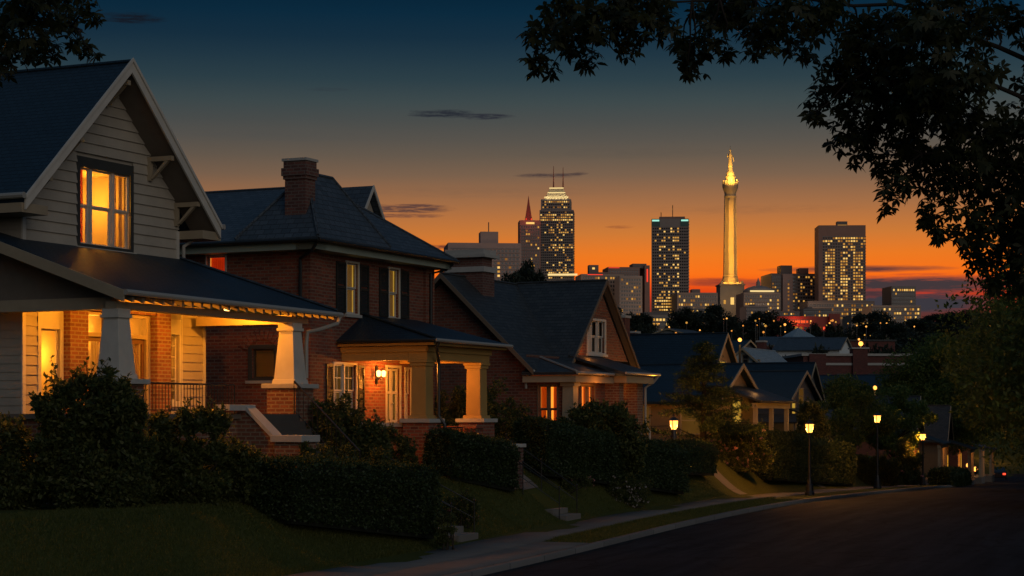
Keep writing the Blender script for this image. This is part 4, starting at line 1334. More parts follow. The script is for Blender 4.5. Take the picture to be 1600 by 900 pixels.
# two garden flights with iron handrails up from the sidewalk
def garden_steps(name, label, s0, s1, n0, rises, group=None):
    sc = (s0 + s1) / 2
    p = ground_sn(sc, n0); h = float(np.interp(sc, _S, PH))
    t = thing(name, label, 'steps', p, 0, group); t.rotation_euler = (0, 0, math.pi / 2 - h)     # x along the street, y up the lawn
    w = (s1 - s0) / 2
    z = 0
    for k in range(rises):
        mb = MB(); mb.box(-w - .002 * k, w + .002 * k, .02 + .42 * k, .42 * k + (.44 if k < rises - 1 else 1.2), -.4, .02 + .17 * (k + 1)); mb.build('step', M['concrete'], t, bevel=.012)
    return t, p, w
M['walk'] = slab_mat('walk_slabs', (.13, .11, .095), (.21, .18, .155), 1.2)
def garden_walk(label, s0, s1, n0, n1, curve=0):
    n = np.linspace(n0, n1, 24); S = np.linspace(s0, s1, 5)
    NN, SS = np.meshgrid(n, S, indexing='ij')
    SS = SS + curve * ((NN - n0) / (n1 - n0)) ** 2
    x, y = sn(SS.ravel(), NN.ravel()); z = height(x, y) + .035
    o = grid_mesh('garden_path', x, y, z, M['walk'], 24, 5, 'structure', np.stack([NN.ravel(), SS.ravel()], 1))
garden_steps('garden_steps', 'two broad concrete steps from the sidewalk beside the big dark hedge', 2.6, 4.0, 3.2, 2, 'concrete garden steps')
garden_walk('', 2.6, 4.0, 4.6, 7.2, -3.0)
garden_steps('garden_steps', 'two worn concrete steps below the brick house end pier', 11.4, 12.8, 3.2, 2, 'concrete garden steps')
garden_walk('', 11.4, 12.8, 4.6, 7.0, -1.2)
garden_walk('', 34, 35.4, 3.2, 9, -3)
garden_walk('', 52, 53.2, 3.2, 9, -3)
def handrail(label, sA, nA, sB, nB, posts):
    a = ground_sn(sA, nA)
    t = thing('handrail', label, 'handrail', a, 0, 'iron handrails of the garden steps')
    pts = []
    for i in range(posts):
        q = ground_sn(sA + (sB - sA) * i / (posts - 1), nA + (nB - nA) * i / (posts - 1)) - a
        mb = MB(); mb.tube([q + Vector((0, 0, -.2)), q + Vector((0, 0, .95))], .018, 6); mb.ball(q + Vector((0, 0, .98)), .035, 6); mb.build('post', M['iron'], t)
        pts.append(q + Vector((0, 0, .9)))
    mb = MB(); mb.tube([pts[0] + Vector((0, 0, -.12))] + pts, .017, 6); mb.tube([p_ - Vector((0, 0, .4)) for p_ in pts], .012, 6); mb.build('rail', M['iron'], t)
handrail('thin iron handrail at the near edge of the steps by the big hedge', 2.5, 3.4, 1.7, 5.8, 3)
handrail('thin iron handrail at the far edge of the steps by the big hedge', 4.15, 3.4, 3.3, 5.8, 3)
handrail('thin iron handrail at the near edge of the second garden steps', 11.25, 3.4, 10.9, 5.6, 3)
handrail('thin iron handrail at the far edge of the second garden steps', 12.95, 3.4, 12.6, 5.6, 3)

# ------------------------------------------------------------------ planting in front of the houses
SH = 'garden shrubs along the porches'
def gp(px, Y):
    x = (px - 800) / FOC * Y
    return Vector((x, Y, ground(x, Y)))
L_ = M['leaf_shrub']
def zpy(py, Y): return EYE + (HOR - py) / FOC * Y
def shrub_px(name, label, blobs, Y, seed, mat=L_, base=None, **kw):
    """blobs surveyed as (px, py, r px, extra depth)"""
    cx = sum(b[0] for b in blobs) / len(blobs) if base is None else base
    p = gp(cx, Y)
    bl = []
    for b in blobs:
        y = Y + (b[3] if len(b) > 3 else 0)
        q = at(b[0], b[1], y)
        bl.append((q.x - p.x, q.y - p.y, q.z - p.z, b[2] / FOC * y))
    return make_shrub(name, label, p, bl, seed, mat, group=SH, **kw)
shrub_px('shrub', 'large leafy shrub before the left porch column, its top lit amber', [(68, 640, 20), (98, 618, 22), (128, 606, 24, .2), (162, 606, 26, .2), (192, 622, 26, .2), (210, 645, 22), (80, 660, 30), (125, 650, 40), (175, 655, 40), (200, 665, 36), (205, 700, 36)], 42.2, 11, size=.13, dens=95, sprigs=34)
shrub_px('shrub', 'loose shrub with upright shoots in front of the porch railing', [(250, 664, 15), (290, 660, 15), (325, 656, 12), (342, 662, 12), (262, 682, 22), (305, 668, 26), (340, 672, 20), (240, 700, 30), (280, 705, 28)], 43.6, 12, size=.12, dens=42, sprigs=30)
shrub_px('shrub', 'spreading low shrub at the foot of the stair wall', [(352, 712, 26), (385, 722, 28), (340, 745, 32), (380, 755, 30), (405, 745, 22)], 44.4, 13, size=.11, dens=130)
shrub_px('shrub', 'dark low shrub mass in the lower left corner bed', [(12, 700, 44), (20, 745, 50), (55, 765, 40), (10, 790, 40, -.4)], 42.6, 14, size=.12)
shrub_px('shrub', 'rounded low shrub below the left porch column', [(120, 735, 36), (155, 750, 38), (190, 758, 34, -.2), (205, 738, 32)], 41.9, 15, size=.11)
shrub_px('shrub', 'small leafy shrub at the bed edge below the loose shrub', [(250, 750, 24), (290, 755, 26, -.1), (322, 768, 20, -.2), (232, 765, 22)], 43.5, 16, size=.10, flower=M['petal_pink'], nfl=14)
shrub_px('shrub', 'rounded hydrangea shrub between the stair pier and the brick porch', [(500, 660, 34), (530, 655, 36), (560, 672, 34), (515, 690, 40, -.2), (555, 700, 34), (585, 695, 22)], 50.5, 17, size=.115)
shrub_px('shrub', 'broad dark shrub filling the gap between brick house and cottage', [(700, 630, 30), (720, 660, 34), (765, 630, 32), (800, 660, 34), (745, 680, 40), (805, 690, 26), (690, 665, 22)], 63.5, 18, size=.11)
shrub_px('shrub', 'wide bush in front of the cottage glazed porch', [(900, 665, 28), (935, 655, 28), (965, 662, 28), (985, 675, 22), (925, 685, 34), (885, 690, 26), (960, 690, 30)], 66.0, 19, size=.15)
shrub_px('shrub', 'small leafy bush under the orange side window', [(845, 672, 16), (862, 680, 18), (838, 690, 16)], 67.5, 20, size=.11, flower=M['petal_pink'], nfl=12, fsize=.05)
shrub_px('flower_bush', 'low bush covered with small white blossoms by the sidewalk', [(955, 762, 20), (985, 760, 22), (1008, 766, 20), (970, 776, 20, -.2)], 65.0, 21, size=.055, flower=M['petal_white'], nfl=90, cat='flowering bush', fsize=.05)
shrub_px('flower_bush', 'low dark bush with few pale blossoms left of the white blossom bush', [(890, 752, 14), (915, 756, 16), (860, 750, 14)], 61.5, 22, size=.05, flower=M['petal_pink'], nfl=22, cat='flowering bush', fsize=.04)
shrub_px('flower_bush', 'tall shrub dotted with pink blossoms behind the street lamp walk', [(1130, 690, 30), (1165, 680, 32), (1185, 700, 24), (1145, 720, 34), (1180, 728, 24), (1115, 715, 22)], 84.0, 23, size=.10, flower=M['petal_pink'], nfl=130, cat='flowering bush', fsize=.115)
shrub_px('flower_bush', 'leggy purple-grey flower plant beside the first garden steps', [(702, 787, 11), (722, 783, 12), (740, 788, 9)], 51.6, 24, size=.06, flower=M['petal_pink'], nfl=24, cat='flowering bush', stems=9, fsize=.035)
shrub_px('shrub', 'low grassy tuft at the corner of the first garden steps', [(690, 815, 9), (705, 812, 8)], 47.6, 25, size=.05)
shrub_px('shrub', 'small dark shrub at the low wall of the brick porch', [(610, 690, 20), (632, 700, 18), (600, 706, 16)], 53.2, 26, size=.09)
shrub_px('shrub', 'yellowish sprigs rising behind the big dark hedge', [(480, 708, 15), (510, 712, 16), (545, 712, 14), (590, 716, 12)], 46.6, 27, size=.06)
shrub_px('shrub', 'bush beside the farther white porch posts', [(1265, 640, 14), (1280, 652, 14), (1255, 655, 12)], 103, 28, size=.12)
shrub_px('flower_bush', 'dark bush with glowing red blossoms near the far lit porches', [(1412, 705, 18), (1425, 720, 18), (1405, 728, 18)], 122, 29, size=.14, flower=M['petal_pink'], nfl=60, cat='flowering bush', fsize=.12)

def hedge_px(name, label, pts, w, h, seed, **kw):
    make_hedge(name, label, [gp(px, Y) for px, Y in pts], w, h, seed, M['leaf_hedge'], group='clipped hedges of the front gardens', **kw)
hedge_px('hedge', 'big dark clipped hedge in front of the stair pier, nearest the viewer', [(424, 43.9), (655, 48.9)], 1.2, 1.28, 31, size=.075, h1=1.75)
hedge_px('hedge', 'dark clipped hedge below the brick porch, beside the iron handrails', [(684, 55.0), (790, 57.4)], 1.0, 1.25, 32, size=.075)
hedge_px('hedge', 'long clipped hedge below the cottage, catching the street light', [(828, 60.5), (1050, 71.5)], 1.2, 1.6, 33, size=.075)
hedge_px('hedge', 'taller rounded hedge end beside the half hidden lamp', [(1048, 74.0), (1096, 78.0)], 1.3, 1.15, 34)
hedge_px('hedge', 'low hedge mound under the cottage porch pillar', [(958, 70.0), (1045, 73.0)], 1.1, 1.0, 35)
hedge_px('hedge', 'dark hedge wall behind the middle street lamp', [(1186, 86.5), (1318, 104.0)], 1.2, 2.1, 36, dens=700, size=.09)
hedge_px('hedge', 'dark sloping hedge in front of the far lit porches', [(1468, 128.0), (1500, 138.0)], 1.3, 1.0, 37, dens=500, size=.15)

# ------------------------------------------------------------------ trees of the street
p = gp(1098, 83)
t = thing('conifer', 'tall feathery conifer standing in front of the bungalow gables', 'tree', p)
rg = np.random.default_rng(41)
PP, OO = [], []; br = MB()
H_ = zpy(528, 83) - p.z
br.tube([(0, 0, -.2), (.05, 0, H_ * .5), (0, 0, H_ - .1)], [.16, .09, .015], 7)
for k in range(72):
    f = rg.uniform(.10, .97); z = H_ * f
    f = round(f * 11 + rg.uniform(-.25, .25)) / 11 if f < .9 else f; z = H_ * f; Lb = (1 - f) * 2.7 * rg.uniform(.6, 1.12) + .12
    a = rg.uniform(0, 2 * math.pi)
    tip = np.array([math.cos(a) * Lb, math.sin(a) * Lb, z + Lb * rg.uniform(-.1, .28)])
    br.tube([(0, 0, z - .1), tuple(tip * np.array([.5, .5, 1]) + np.array([0, 0, .05])), tuple(tip)], [.03, .018, .006], 5)
    m = int(60 + Lb * 150)
    tt = rg.random(m) ** .7
    q = np.array([0, 0, z]) + (tip - np.array([0, 0, z])) * tt[:, None]
    q += rg.normal(0, 1, (m, 3)) * np.array([.17, .17, .08]) * (.35 + .65 * (1 - np.abs(tt - .6)))[:, None]
    q[:, 2] -= .10 * tt
    PP.append(q); d = np.tile((tip - np.array([0, 0, z])) / Lb, (m, 1)); OO.append(d)
link('crown', leaves_mesh('crown', np.concatenate(PP), np.concatenate(OO), .15, rg, aspect=.28, droop=.2), M['needle'], t)
br.build('trunk', M['bark'], t)

p = gp(1332, 110)
make_tree('street_tree', 'round-crowned street tree between two lit street lamps', p, zpy(588, 110) - p.z, 2.75, 1.2, 42, M['leaf_tree'], 46, 420, .15, .12, 'street trees')
p = gp(1398, 124)
make_tree('street_tree', 'loose street tree standing behind the tallest lantern lamp', p, 6.2, 2.6, 1.3, 44, M['leaf_tree'], 34, 380, .18, .14, 'street trees')
shrub_px('shrub', 'bush dotted with lamp-lit leaves right of the round street tree', [(1350, 722, 14), (1372, 726, 15), (1392, 730, 13)], 112, 60, size=.13)
# the big trees on both kerbs, crowns reaching over the road
def big_tree(label, s_, n_, h, rad, base, seed, ncl, per, size):
    p = ground_sn(s_, n_)
    return make_tree('roadside_tree', label, p, h, rad, base, seed, M['leaf_tree'], ncl, per, size, .3, 'big roadside trees')
big_tree('big dark roadside tree filling the right edge over the street', 31, -14, 11.8, 8.6, .6, 46, 200, 640, .22)
big_tree('roadside tree with low lit branches behind the right-edge tree', 60, -14.2, 13.0, 11.0, .6, 47, 230, 640, .25)
big_tree('dark tree over the far right side of the road', 95, -14.5, 14.0, 10.0, .6, 48, 150, 600, .34)
big_tree('wide dark tree closing the far right end of the road', 150, -15, 17.0, 11.5, .6, 56, 130, 560, .44)
big_tree('kerbside tree arching over the small distant lamp', s_at(1474, 2.2), 2.2, 12.0, 5.6, 2.9, 53, 150, 620, .22)
big_tree('leafy roadside tree beyond the far lit porches', s_at(1505, 6), 6, 12.5, 5.5, 4.4, 54, 70, 500, .30)
big_tree('dark tree standing behind the end of the road', 245, 5, 17.5, 9.0, 3.6, 55, 100, 520, .5)

# foreground trees whose leaves hang into the top of the view
def overhang(name, label, root, forks, clumps, seed, per=1.0, size=.105):
    """clumps surveyed as (px, py, r px) with a depth spread round the branch"""
    rg = np.random.default_rng(seed)
    x0, y0 = root
    z0 = ground(x0, y0)
    t = thing(name, label, 'tree', (x0, y0, z0), 0, 'near trees framing the view')
    o = Vector((x0, y0, z0))
    mb = MB(); ends = []
    limb(mb, (0, 0, -.3), (forks[0][0] - o), .27, .11, rg, 6, .04)
    for f in forks:
        pts = [Vector(q) - o for q in f]
        for a, b, k in zip(pts[:-1], pts[1:], range(9)):
            ends += limb(mb, a, b, max(.012, .048 * .66 ** k), max(.008, .048 * .66 ** (k + 1)), rg, 5, .07)
    P = []
    for (px, py, r) in clumps:
        Y = 20 + rg.uniform(-1.0, 1.0)
        c = at(px, py, Y); R_ = r / FOC * Y
        cl = np.array(c - o)
        near = min(ends, key=lambda e_: (e_ - Vector(cl)).length)
        limb(mb, near, cl, .014, .004, rg, 4, .12)
        m = max(3, int(per * (r / 9.0) ** 2 * 2.1))
        d = rg.normal(0, 1, (m, 3)); d /= np.linalg.norm(d, axis=1)[:, None]
        d = d * (R_ * rg.random(m) ** .45)[:, None] * np.array([1, 1.3, .9])
        q = cl + d
        P.append(q)
        for k in range(min(4, m)):
            mb.tube([tuple(cl), tuple(q[k])], .003, 4)
    link('crown', palmate_mesh('crown', np.concatenate(P), size, rg), M['leaf_maple'], t)
    mb.build('trunk', M['bark'], t, True)
    return t


RC = [(850, 60, 38), (835, 92, 22), (880, 35, 42), (905, 70, 32), (925, 97, 20), (940, 30, 48), (985, 40, 42), (978, 72, 22), (1020, 18, 38), (1042, 42, 22), (862, 104, 15), (900, 10, 40), (990, 5, 40), (1000, 75, 12),
      (1070, 70, 28), (1085, 98, 26), (1076, 118, 11), (1108, 60, 30), (1140, 82, 16), (1160, 30, 46), (1200, 52, 34), (1178, 86, 18), (1230, 76, 20), (1258, 85, 18), (1215, 18, 46), (1270, 25, 42), (1303, 32, 20), (1255, 60, 22), (1110, 15, 40), (1300, 5, 30), (1150, 5, 40),
      (1302, 118, 40), (1282, 162, 30), (1264, 180, 15), (1330, 82, 45), (1350, 130, 52), (1330, 190, 40), (1312, 216, 24), (1345, 242, 28), (1380, 70, 55), (1400, 150, 62), (1390, 212, 50), (1420, 252, 44), (1395, 292, 30), (1384, 326, 16),
      (1440, 60, 62), (1480, 120, 66), (1500, 40, 66), (1555, 30, 40), (1535, 110, 34), (1592, 30, 16), (1470, 200, 66), (1535, 225, 66), (1592, 200, 50), (1480, 290, 50), (1560, 300, 64), (1605, 280, 60), (1450, 335, 26), (1465, 368, 18), (1462, 350, 18),
      (1520, 352, 44), (1580, 370, 54), (1535, 400, 34), (1590, 430, 44), (1545, 436, 26), (1610, 350, 50), (1420, 15, 50), (1350, 40, 40), (1400, 110, 50), (1440, 160, 50), (1500, 250, 50), (1640, 150, 60), (1640, 300, 60), (1660, 60, 70), (1650, 420, 60), (1380, 260, 26), (1500, 160, 50),
      (1720, 120, 80), (1760, 250, 80), (1800, 20, 90), (1840, 180, 90), (1880, 320, 80), (1900, 60, 90), (1960, 160, 100), (2020, 40, 100), (2060, 220, 100), (1940, -120, 120), (1780, -120, 110), (2120, 120, 110), (2100, -60, 120), (2000, 330, 80), (2180, 260, 90), (1700, 330, 60)]
overhang('framing_tree', 'near tree on the right whose dark lobed leaves hang across the top', (7.6, 20.5),
         [[at(1930, 420, 20.5), at(1720, 150, 20.2), at(1450, 20, 20), at(1180, -10, 20), at(930, 15, 20)],
          [at(1930, 400, 20.5), at(1700, 210, 20), at(1520, 120, 20), at(1360, 110, 20)],
          [at(1930, 420, 20.5), at(1740, 330, 20.2), at(1600, 260, 20), at(1440, 240, 20)],
          [at(1930, 440, 20.5), at(1720, 380, 20.2), at(1590, 360, 20), at(1540, 420, 20)]], RC, 51)
LC = [(40, 30, 52), (98, 40, 38), (20, 82, 32), (128, 68, 24), (80, 84, 20), (140, 18, 22), (0, 110, 18), (60, -10, 50), (110, 0, 36), (0, 50, 40), (150, 84, 8), (50, 70, 30)]
overhang('framing_tree', 'near tree whose leaves fill the upper left corner', (-8.4, 21.0),
         [[at(-300, 300, 21), at(-160, 90, 20.5), at(-20, 30, 20), at(110, 40, 20)], [at(-300, 300, 21), at(-150, 150, 20.4), at(10, 90, 20)]], LC, 52)
# ------------------------------------------------------------------ houses further down the hill
M['clap_grey'] = paint('grey_clapboard', (.22, .24, .25), .7, .15, 2)
M['clap_pale'] = paint('pale_clapboard', (.66, .71, .72), .7, .12, 2)
M['clap_tan'] = paint('tan_clapboard', (.22, .15, .085), .7, .15, 2)
M['wall_grey'] = paint('shingle_wall', (.085, .085, .095), .8, .2, 3)


def far_house(name, label, px, Y, th, w, d, ze, zr, wallm, roofm, gable='front', over=.35, lower=None, group='houses down the hill', wins=(), trim='porch_trim', bz=None):
    """gabled house, near corner on sight line px; gable 'front' puts the ridge along v, 'side' along u"""
    h = House(name, label, px, Y, th, 'house', group)
    t = h.t
    c = h.w(w / 2, d / 2, 0)
    z0 = ground(c.x, c.y) - .8 if bz is None else bz
    mb = MB(); g = .02
    F, S_ = front(0), side(0)
    mb.panel(F, 0, w, z0, ze); mb.panel(S_, -d, 0, z0, ze); mb.panel(far_side(w), 0, d, z0, ze)
    if gable == 'front':
        mb.face([F(0, ze, 0), F(w, ze, 0), F(w / 2, zr - .12, 0)])
    else:
        mb.face([S_(-d, ze, 0), S_(0, ze, 0), S_(-d / 2, zr - .12, 0)]); k = far_side(w); mb.face([k(0, ze, 0), k(d, ze, 0), k(d / 2, zr - .12, 0)])
    mb.build('wall', M[wallm], t)
    if gable == 'front':
        sl = (zr - ze) / (w / 2); gable_roof(t, -over, w / 2, w + over, -over, d + over, ze - sl * over, zr, M[roofm], .12)
        barge(t, front(-over), -over, w / 2, w + over, ze - sl * over, zr + .02, .2, .002, .05, trim)
    else:
        sl = (zr - ze) / (d / 2); gable_roof(t, -over, d / 2, d + over, -over, w + over, ze - sl * over, zr, M[roofm], .12, axis='u')
        barge(t, side(-over), -d - over, -d / 2, over, ze - sl * over, zr + .02, .2, .002, .05, trim)
    for (T_, a0, a1, b0, b1, room) in wins:
        T = front(-.012) if T_ == 'f' else side(-.012)
        mb = MB()
        for (p, q, r, s_) in ((a0 - .08, a0, b0 - .06, b1 + .08), (a1, a1 + .08, b0 - .06, b1 + .08), (a0, a1, b1, b1 + .08), (a0, a1, b0 - .06, b0), (a0, a1, (b0 + b1) / 2 - .02, (b0 + b1) / 2 + .02)): mb.tbox(T, p, q, r, s_, 0, .04)
        w_ = mb.build('window', M[trim], t)
        mb = MB(); mb.face([T(a0, b0, .006), T(a1, b0, .006), T(a1, b1, .006), T(a0, b1, .006)]); mb.build('pane', M[room], w_)
    return h


def chimney(h, u, v, z0, z1, w=.8, d=.6, mat='brick_far'):
    mb = MB(); mb.box(u, u + w, v, v + d, z0, z1); c = mb.build('chimney', M[mat], h.t)
    mb = MB(); mb.box(u - .06, u + w + .06, v - .06, v + d + .06, z1 + .001, z1 + .14); mb.build('chimney_cap', M['stone'], c)


def porch(h, u0, u1, z0, zt, depth, ncol, light=0, col='porch_trim', roofm='roof_dark', lcol=(1, .48, .14), mat='porch_trim', roof_h=.7):
    mb = MB(); mb.slab([(u0 - .2, -depth - .3, zt), (u1 + .2, -depth - .3, zt), (u1 + .2, -.02, zt + roof_h), (u0 - .2, -.02, zt + roof_h)], .1); mb.build('porch_roof', M[roofm], h.t)
    mb = MB(); mb.box(u0, u1, -depth - .05, -depth + .2, zt - .35, zt - .105); mb.build('porch_beam', M[mat], h.t)
    mb = MB(); mb.box(u0, u1, -depth - .05, -.015, z0 - 1.5, z0); mb.build('porch_floor', M['concrete'], h.t)
    for i in range(ncol):
        u = u0 + .2 + (u1 - u0 - .4) * i / max(1, ncol - 1)
        mb = MB(); mb.taper(u, -depth + .08, z0, zt - .355, .20, .17); mb.taper(u, -depth + .08, z0, z0 + .12, .34, .34); mb.build('porch_column', M[col], h.t)
    if light: lamp_light(h.w((u0 + u1) / 2, -depth * .5, zt - .45), light, lcol, .1)


def org(px, Y, th, u, v=0):
    """near corner (px, Y) of a house whose point (u, v) lies on sight line px at distance Y"""
    a = R(th); x = (px - 800) / FOC * Y - math.sin(a) * u + math.cos(a) * v; y = Y - math.cos(a) * u - math.sin(a) * v
    return 800 + x / y * FOC, y


q = org(1150, 90, 25, 3.0)
h = far_house('bungalow', 'low dark-roofed bungalow with amber-lit gable behind the conifer', *q, 25, 6.0, 9.5, 4.35, 5.95, 'clap_tan', 'roof_blue', wins=(('f', 2.4, 3.6, 3.0, 4.2, 'room_gold'), ('s', -1.6, -.6, 2.7, 3.9, 'room_dim'), ('s', -4.2, -3.2, 2.7, 3.9, 'room_dim')))
porch(h, .4, 5.6, 1.6, 4.2, 1.8, 3, 8)
lamp_light(h.w(3.0, -1.0, 4.9), 6, (1, .45, .12), .08, name='gable_light'); lamp_light(h.w(-1.2, 1.0, 3.9), 10, (1, .48, .13), .1)
q = org(1128, 110, 25, 3.4)
h = far_house('steep_house', 'taller steep-roofed house whose lit gable tip shows above the conifer', *q, 25, 6.8, 12, 5.0, 8.25, 'clap_tan', 'roof_blue', wins=(('f', 2.8, 4.0, 5.4, 6.6, 'room_gold'),))
lamp_light(h.w(3.6, -1.5, 7.0), 18, (1, .42, .08), .1, name='gable_light'); chimney(h, 2.2, 5.5, 7, 9.2)
q = org(1067, 124, 25, 3.2)
h = far_house('dark_roof_house', 'house with broad dark roof showing behind the cottage right edge', *q, 25, 6.4, 13, 5.6, 8.75, 'clap_tan', 'roof_blue', wins=(('f', 2.7, 3.7, 5.8, 6.9, 'room_dim'),))
chimney(h, 5.0, 4, 7, 9.0)
q = org(1251, 121, 25, 2.8)
h = far_house('blue_roof_house', 'grey-walled house under a large plain blue-black roof and lit white porch', *q, 25, 6.0, 7.5, 4.75, 6.35, 'wall_grey', 'roof_blue', wins=(('f', .8, 1.5, 3.2, 4.4, 'room_gold'), ('f', 2.3, 3.3, 4.3, 5.2, 'room_dim'), ('f', 3.7, 4.6, 3.2, 4.4, 'room_dim')))
porch(h, .2, 5.6, 1.1, 3.3, 1.7, 5, 20)
mb = MB(); mb.slab([(-2.0, -1.2, 3.15), (-.02, -1.2, 3.65), (-.02, 6, 3.65), (-2.0, 6, 3.15)], .1); mb.build('side_roof', M['roof_dark'], h.t)
for v in (-1.0, 1.5): mb = MB(); mb.taper(-1.8, v, .2, 3.08, .15, .13); mb.build('porch_column', M['porch_trim'], h.t)
lamp_light(h.w(-1.0, .5, 2.6), 6, (1, .48, .15), .1)
q = org(1266, 131, 25, 2.2)
h = far_house('narrow_gable_house', 'narrow pointed gable with pale barge boards right behind the blue-roofed house', *q, 25, 4.4, 9, 4.8, 7.15, 'wall_grey', 'roof_blue')
q = org(1164, 152, 25, 0, 2.2)
h = far_house('pale_gable_house', 'pale clapboard house with two small attic windows and light metal roof', *q, 25, 8, 4.6, 6.9, 8.9, 'clap_pale', 'roof_pale', 'side', wins=(('s', -2.35, -1.95, 7.7, 8.3, 'pane_dark'), ('s', -1.5, -1.0, 7.15, 7.9, 'pane_dark')))
chimney(h, 6.8, 2.8, 7, 9.6)

# lit porches at the foot of the street
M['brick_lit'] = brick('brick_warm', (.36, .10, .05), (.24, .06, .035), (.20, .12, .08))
for (px, Y, w, zt, lab, lt, nc, wm) in ((1424, 137, 6.5, 1.55, 'red brick house with deep orange-lit porch behind the small lamp', 55, 4, 'brick_lit'), (1474, 150, 5.5, .95, 'house with cream columns on a lit porch, second along the far row', 45, 4, 'clap_tan'),
                                       (1496, 168, 5.5, .75, 'house with glowing red porch pillars, third along the far row', 50, 3, 'brick_lit'), (1516, 190, 6, .2, 'dim porch house at the end of the far row', 22, 4, 'brick_lit')):
    s_, n_ = to_sn((px - 800) / FOC * Y, Y)
    zb = zt - 2.6
    h = far_house('porch_house', lab, px, Y, 17, w, 8, zt + .9, zt + 3.4, wm, 'roof_dark', group='lit porch houses at the foot of the street', bz=zb - 3, wins=(('f', 1.0, 1.9, zb + .7, zt - .6, 'room_orange'), ('f', w - 1.9, w - 1.0, zb + .7, zt - .6, 'room_amber')))
    porch(h, .1, w - .1, zb, zt, 2.0, nc, lt * 1.1, 'porch_trim', lcol=(1, .36, .07))

# ------------------------------------------------------------------ flat-roofed blocks and roofs in the middle distance
def block(name, label, px0, px1, pyt, Y, th=84, depth=12, wallm='brick_far', coping=True, pipes=(), group='buildings in the middle distance', cat='building', nwin=0, lit=0, floors=1, seed=0, roofm=None):
    w = (px1 - px0) / FOC * Y
    h = House(name, label, px0, Y, th, cat, group)
    c = h.w(w / 2, depth / 2, 0); z0 = ground(h.o.x, h.o.y) - 3
    zt = zpy(pyt, Y)
    mb = MB(); mb.box(0, w, 0, depth, z0, zt); mb.build('wall', M[wallm], h.t)
    mb = MB(); mb.box(-.2, w + .2, -.2, depth + .2, zt + .002, zt + .25); mb.build('coping' if coping else 'roof', M[roofm or ('stone' if coping else 'roof_dark')], h.t)
    if coping: mb = MB(); mb.tbox(front(0), .02, w - .02, zt - 1.0, zt - .75, .003, .08); mb.build('band', M['stone'], h.t)
    rg = random.Random(seed)
    for i in range(nwin):
        for f in range(floors):
            a = w * (i + .5) / nwin; b = zt - 2.6 - f * 3.0
            mb = MB(); mb.tbox(front(0), a - .55, a + .55, b - .8, b + .7, .004, .06); wn = mb.build('window', M['dark_trim'], h.t)
            mb = MB(); mb.tbox(front(0), a - .45, a + .45, b - .7, b + .6, .062, .07); mb.build('pane', M['room_gold' if rg.random() < lit else 'pane_dark'], wn)
    return h, w, zt


h, w, zt = block('brick_hall', 'long flat-roofed brick building with pale coping and two big chimneys', 1255, 1425, 556, 205, 87, 12, nwin=7, floors=2, seed=1)
mb = MB(); mb.box(.6, 2.4, -.3, 1.4, zt - 7, zt + .2); mb.box(.45, 2.55, -.45, 1.55, zt - 2.2, zt - 2.0); c = mb.build('chimney', M['brick_far'], h.t)
mb = MB(); mb.box(5.3, 6.9, -.3, 1.3, zt - 7, zt + .75); c = mb.build('chimney', M['brick_far'], h.t)
mb = MB(); mb.box(5.15, 7.05, -.45, 1.45, zt + .751, zt + .9); mb.build('chimney_cap', M['stone'], c)
h, w, zt = block('grey_hall', 'long grey-roofed hall behind the brick building', 1188, 1312, 541, 330, 86, 16, 'brick_far', True, nwin=8, seed=2)
mb = MB(); mb.slab([(-.3, -.4, zt + .26), (w + .3, -.4, zt + .26), (w - 1, 6, zt + 1.9), (1, 6, zt + 1.9)], .12); mb.build('roof', M['roof_slate'], h.t)
p = at(1247, 512, 345)
t = thing('tent_roof_pavilion', 'pavilion with pale blue pyramid roof rising behind the grey hall', 'building', (p.x, p.y, 0), R(20), 'buildings in the middle distance')
zb = zpy(528, 345); mb = MB(); n = 8
for k in range(n):
    a0, a1 = 2 * math.pi * k / n, 2 * math.pi * (k + 1) / n
    mb.face([(3.5 * math.cos(a0), 3.5 * math.sin(a0), zb), (3.5 * math.cos(a1), 3.5 * math.sin(a1), zb), (.1 * math.cos(a1), .1 * math.sin(a1), p.z), (.1 * math.cos(a0), .1 * math.sin(a0), p.z)])
mb.build('roof', M['roof_pale'], t)
mb = MB(); mb.lathe(0, 0, [(3.0, zb - 10), (3.0, zb - .02)], 8); mb.build('wall', M['clap_grey'], t)
block('shed_row', 'pale flat roof left of the conifer top, below the tower lights', 998, 1076, 519, 420, 86, 20, 'clap_grey', False, nwin=5, seed=3, roofm='roof_pale')
block('low_warehouse', 'dark warehouse roof beside the bright roof lamp', 1300, 1400, 533, 300, 86, 20, 'brick_far', False, nwin=6, seed=4)
block('low_shop', 'small dark brick shop behind the pale gable house', 1150, 1206, 553, 235, 80, 10, 'brick_far', True, nwin=4, seed=5)
q = org(1165, 205, 30, 3)
far_house('teal_roof_house', 'dark teal-roofed house right of the amber gable tip', *q, 30, 7, 12, zpy(552, 205), zpy(531, 205), 'wall_grey', 'roof_blue')
q = org(1045, 300, 30, 0, 4)
far_house('pyramid_roof_house', 'blue pointed roof in front of the low pale roofs', *q, 30, 9, 8, zpy(524, 300), zpy(513, 300), 'clap_grey', 'roof_slate', 'side')
q = org(1320, 262, 25, 3)
far_house('white_dormer_house', 'small house with pale roof edges left of the bright roof lamp', *q, 25, 6, 9, zpy(545, 262), zpy(527, 262), 'clap_pale', 'roof_slate')
q = org(1385, 170, 25, 3)
far_house('right_roof_house', 'dark hipped house seen between brick building and big tree', *q, 25, 9, 12, zpy(612, 170), zpy(585, 170), 'wall_grey', 'roof_blue')
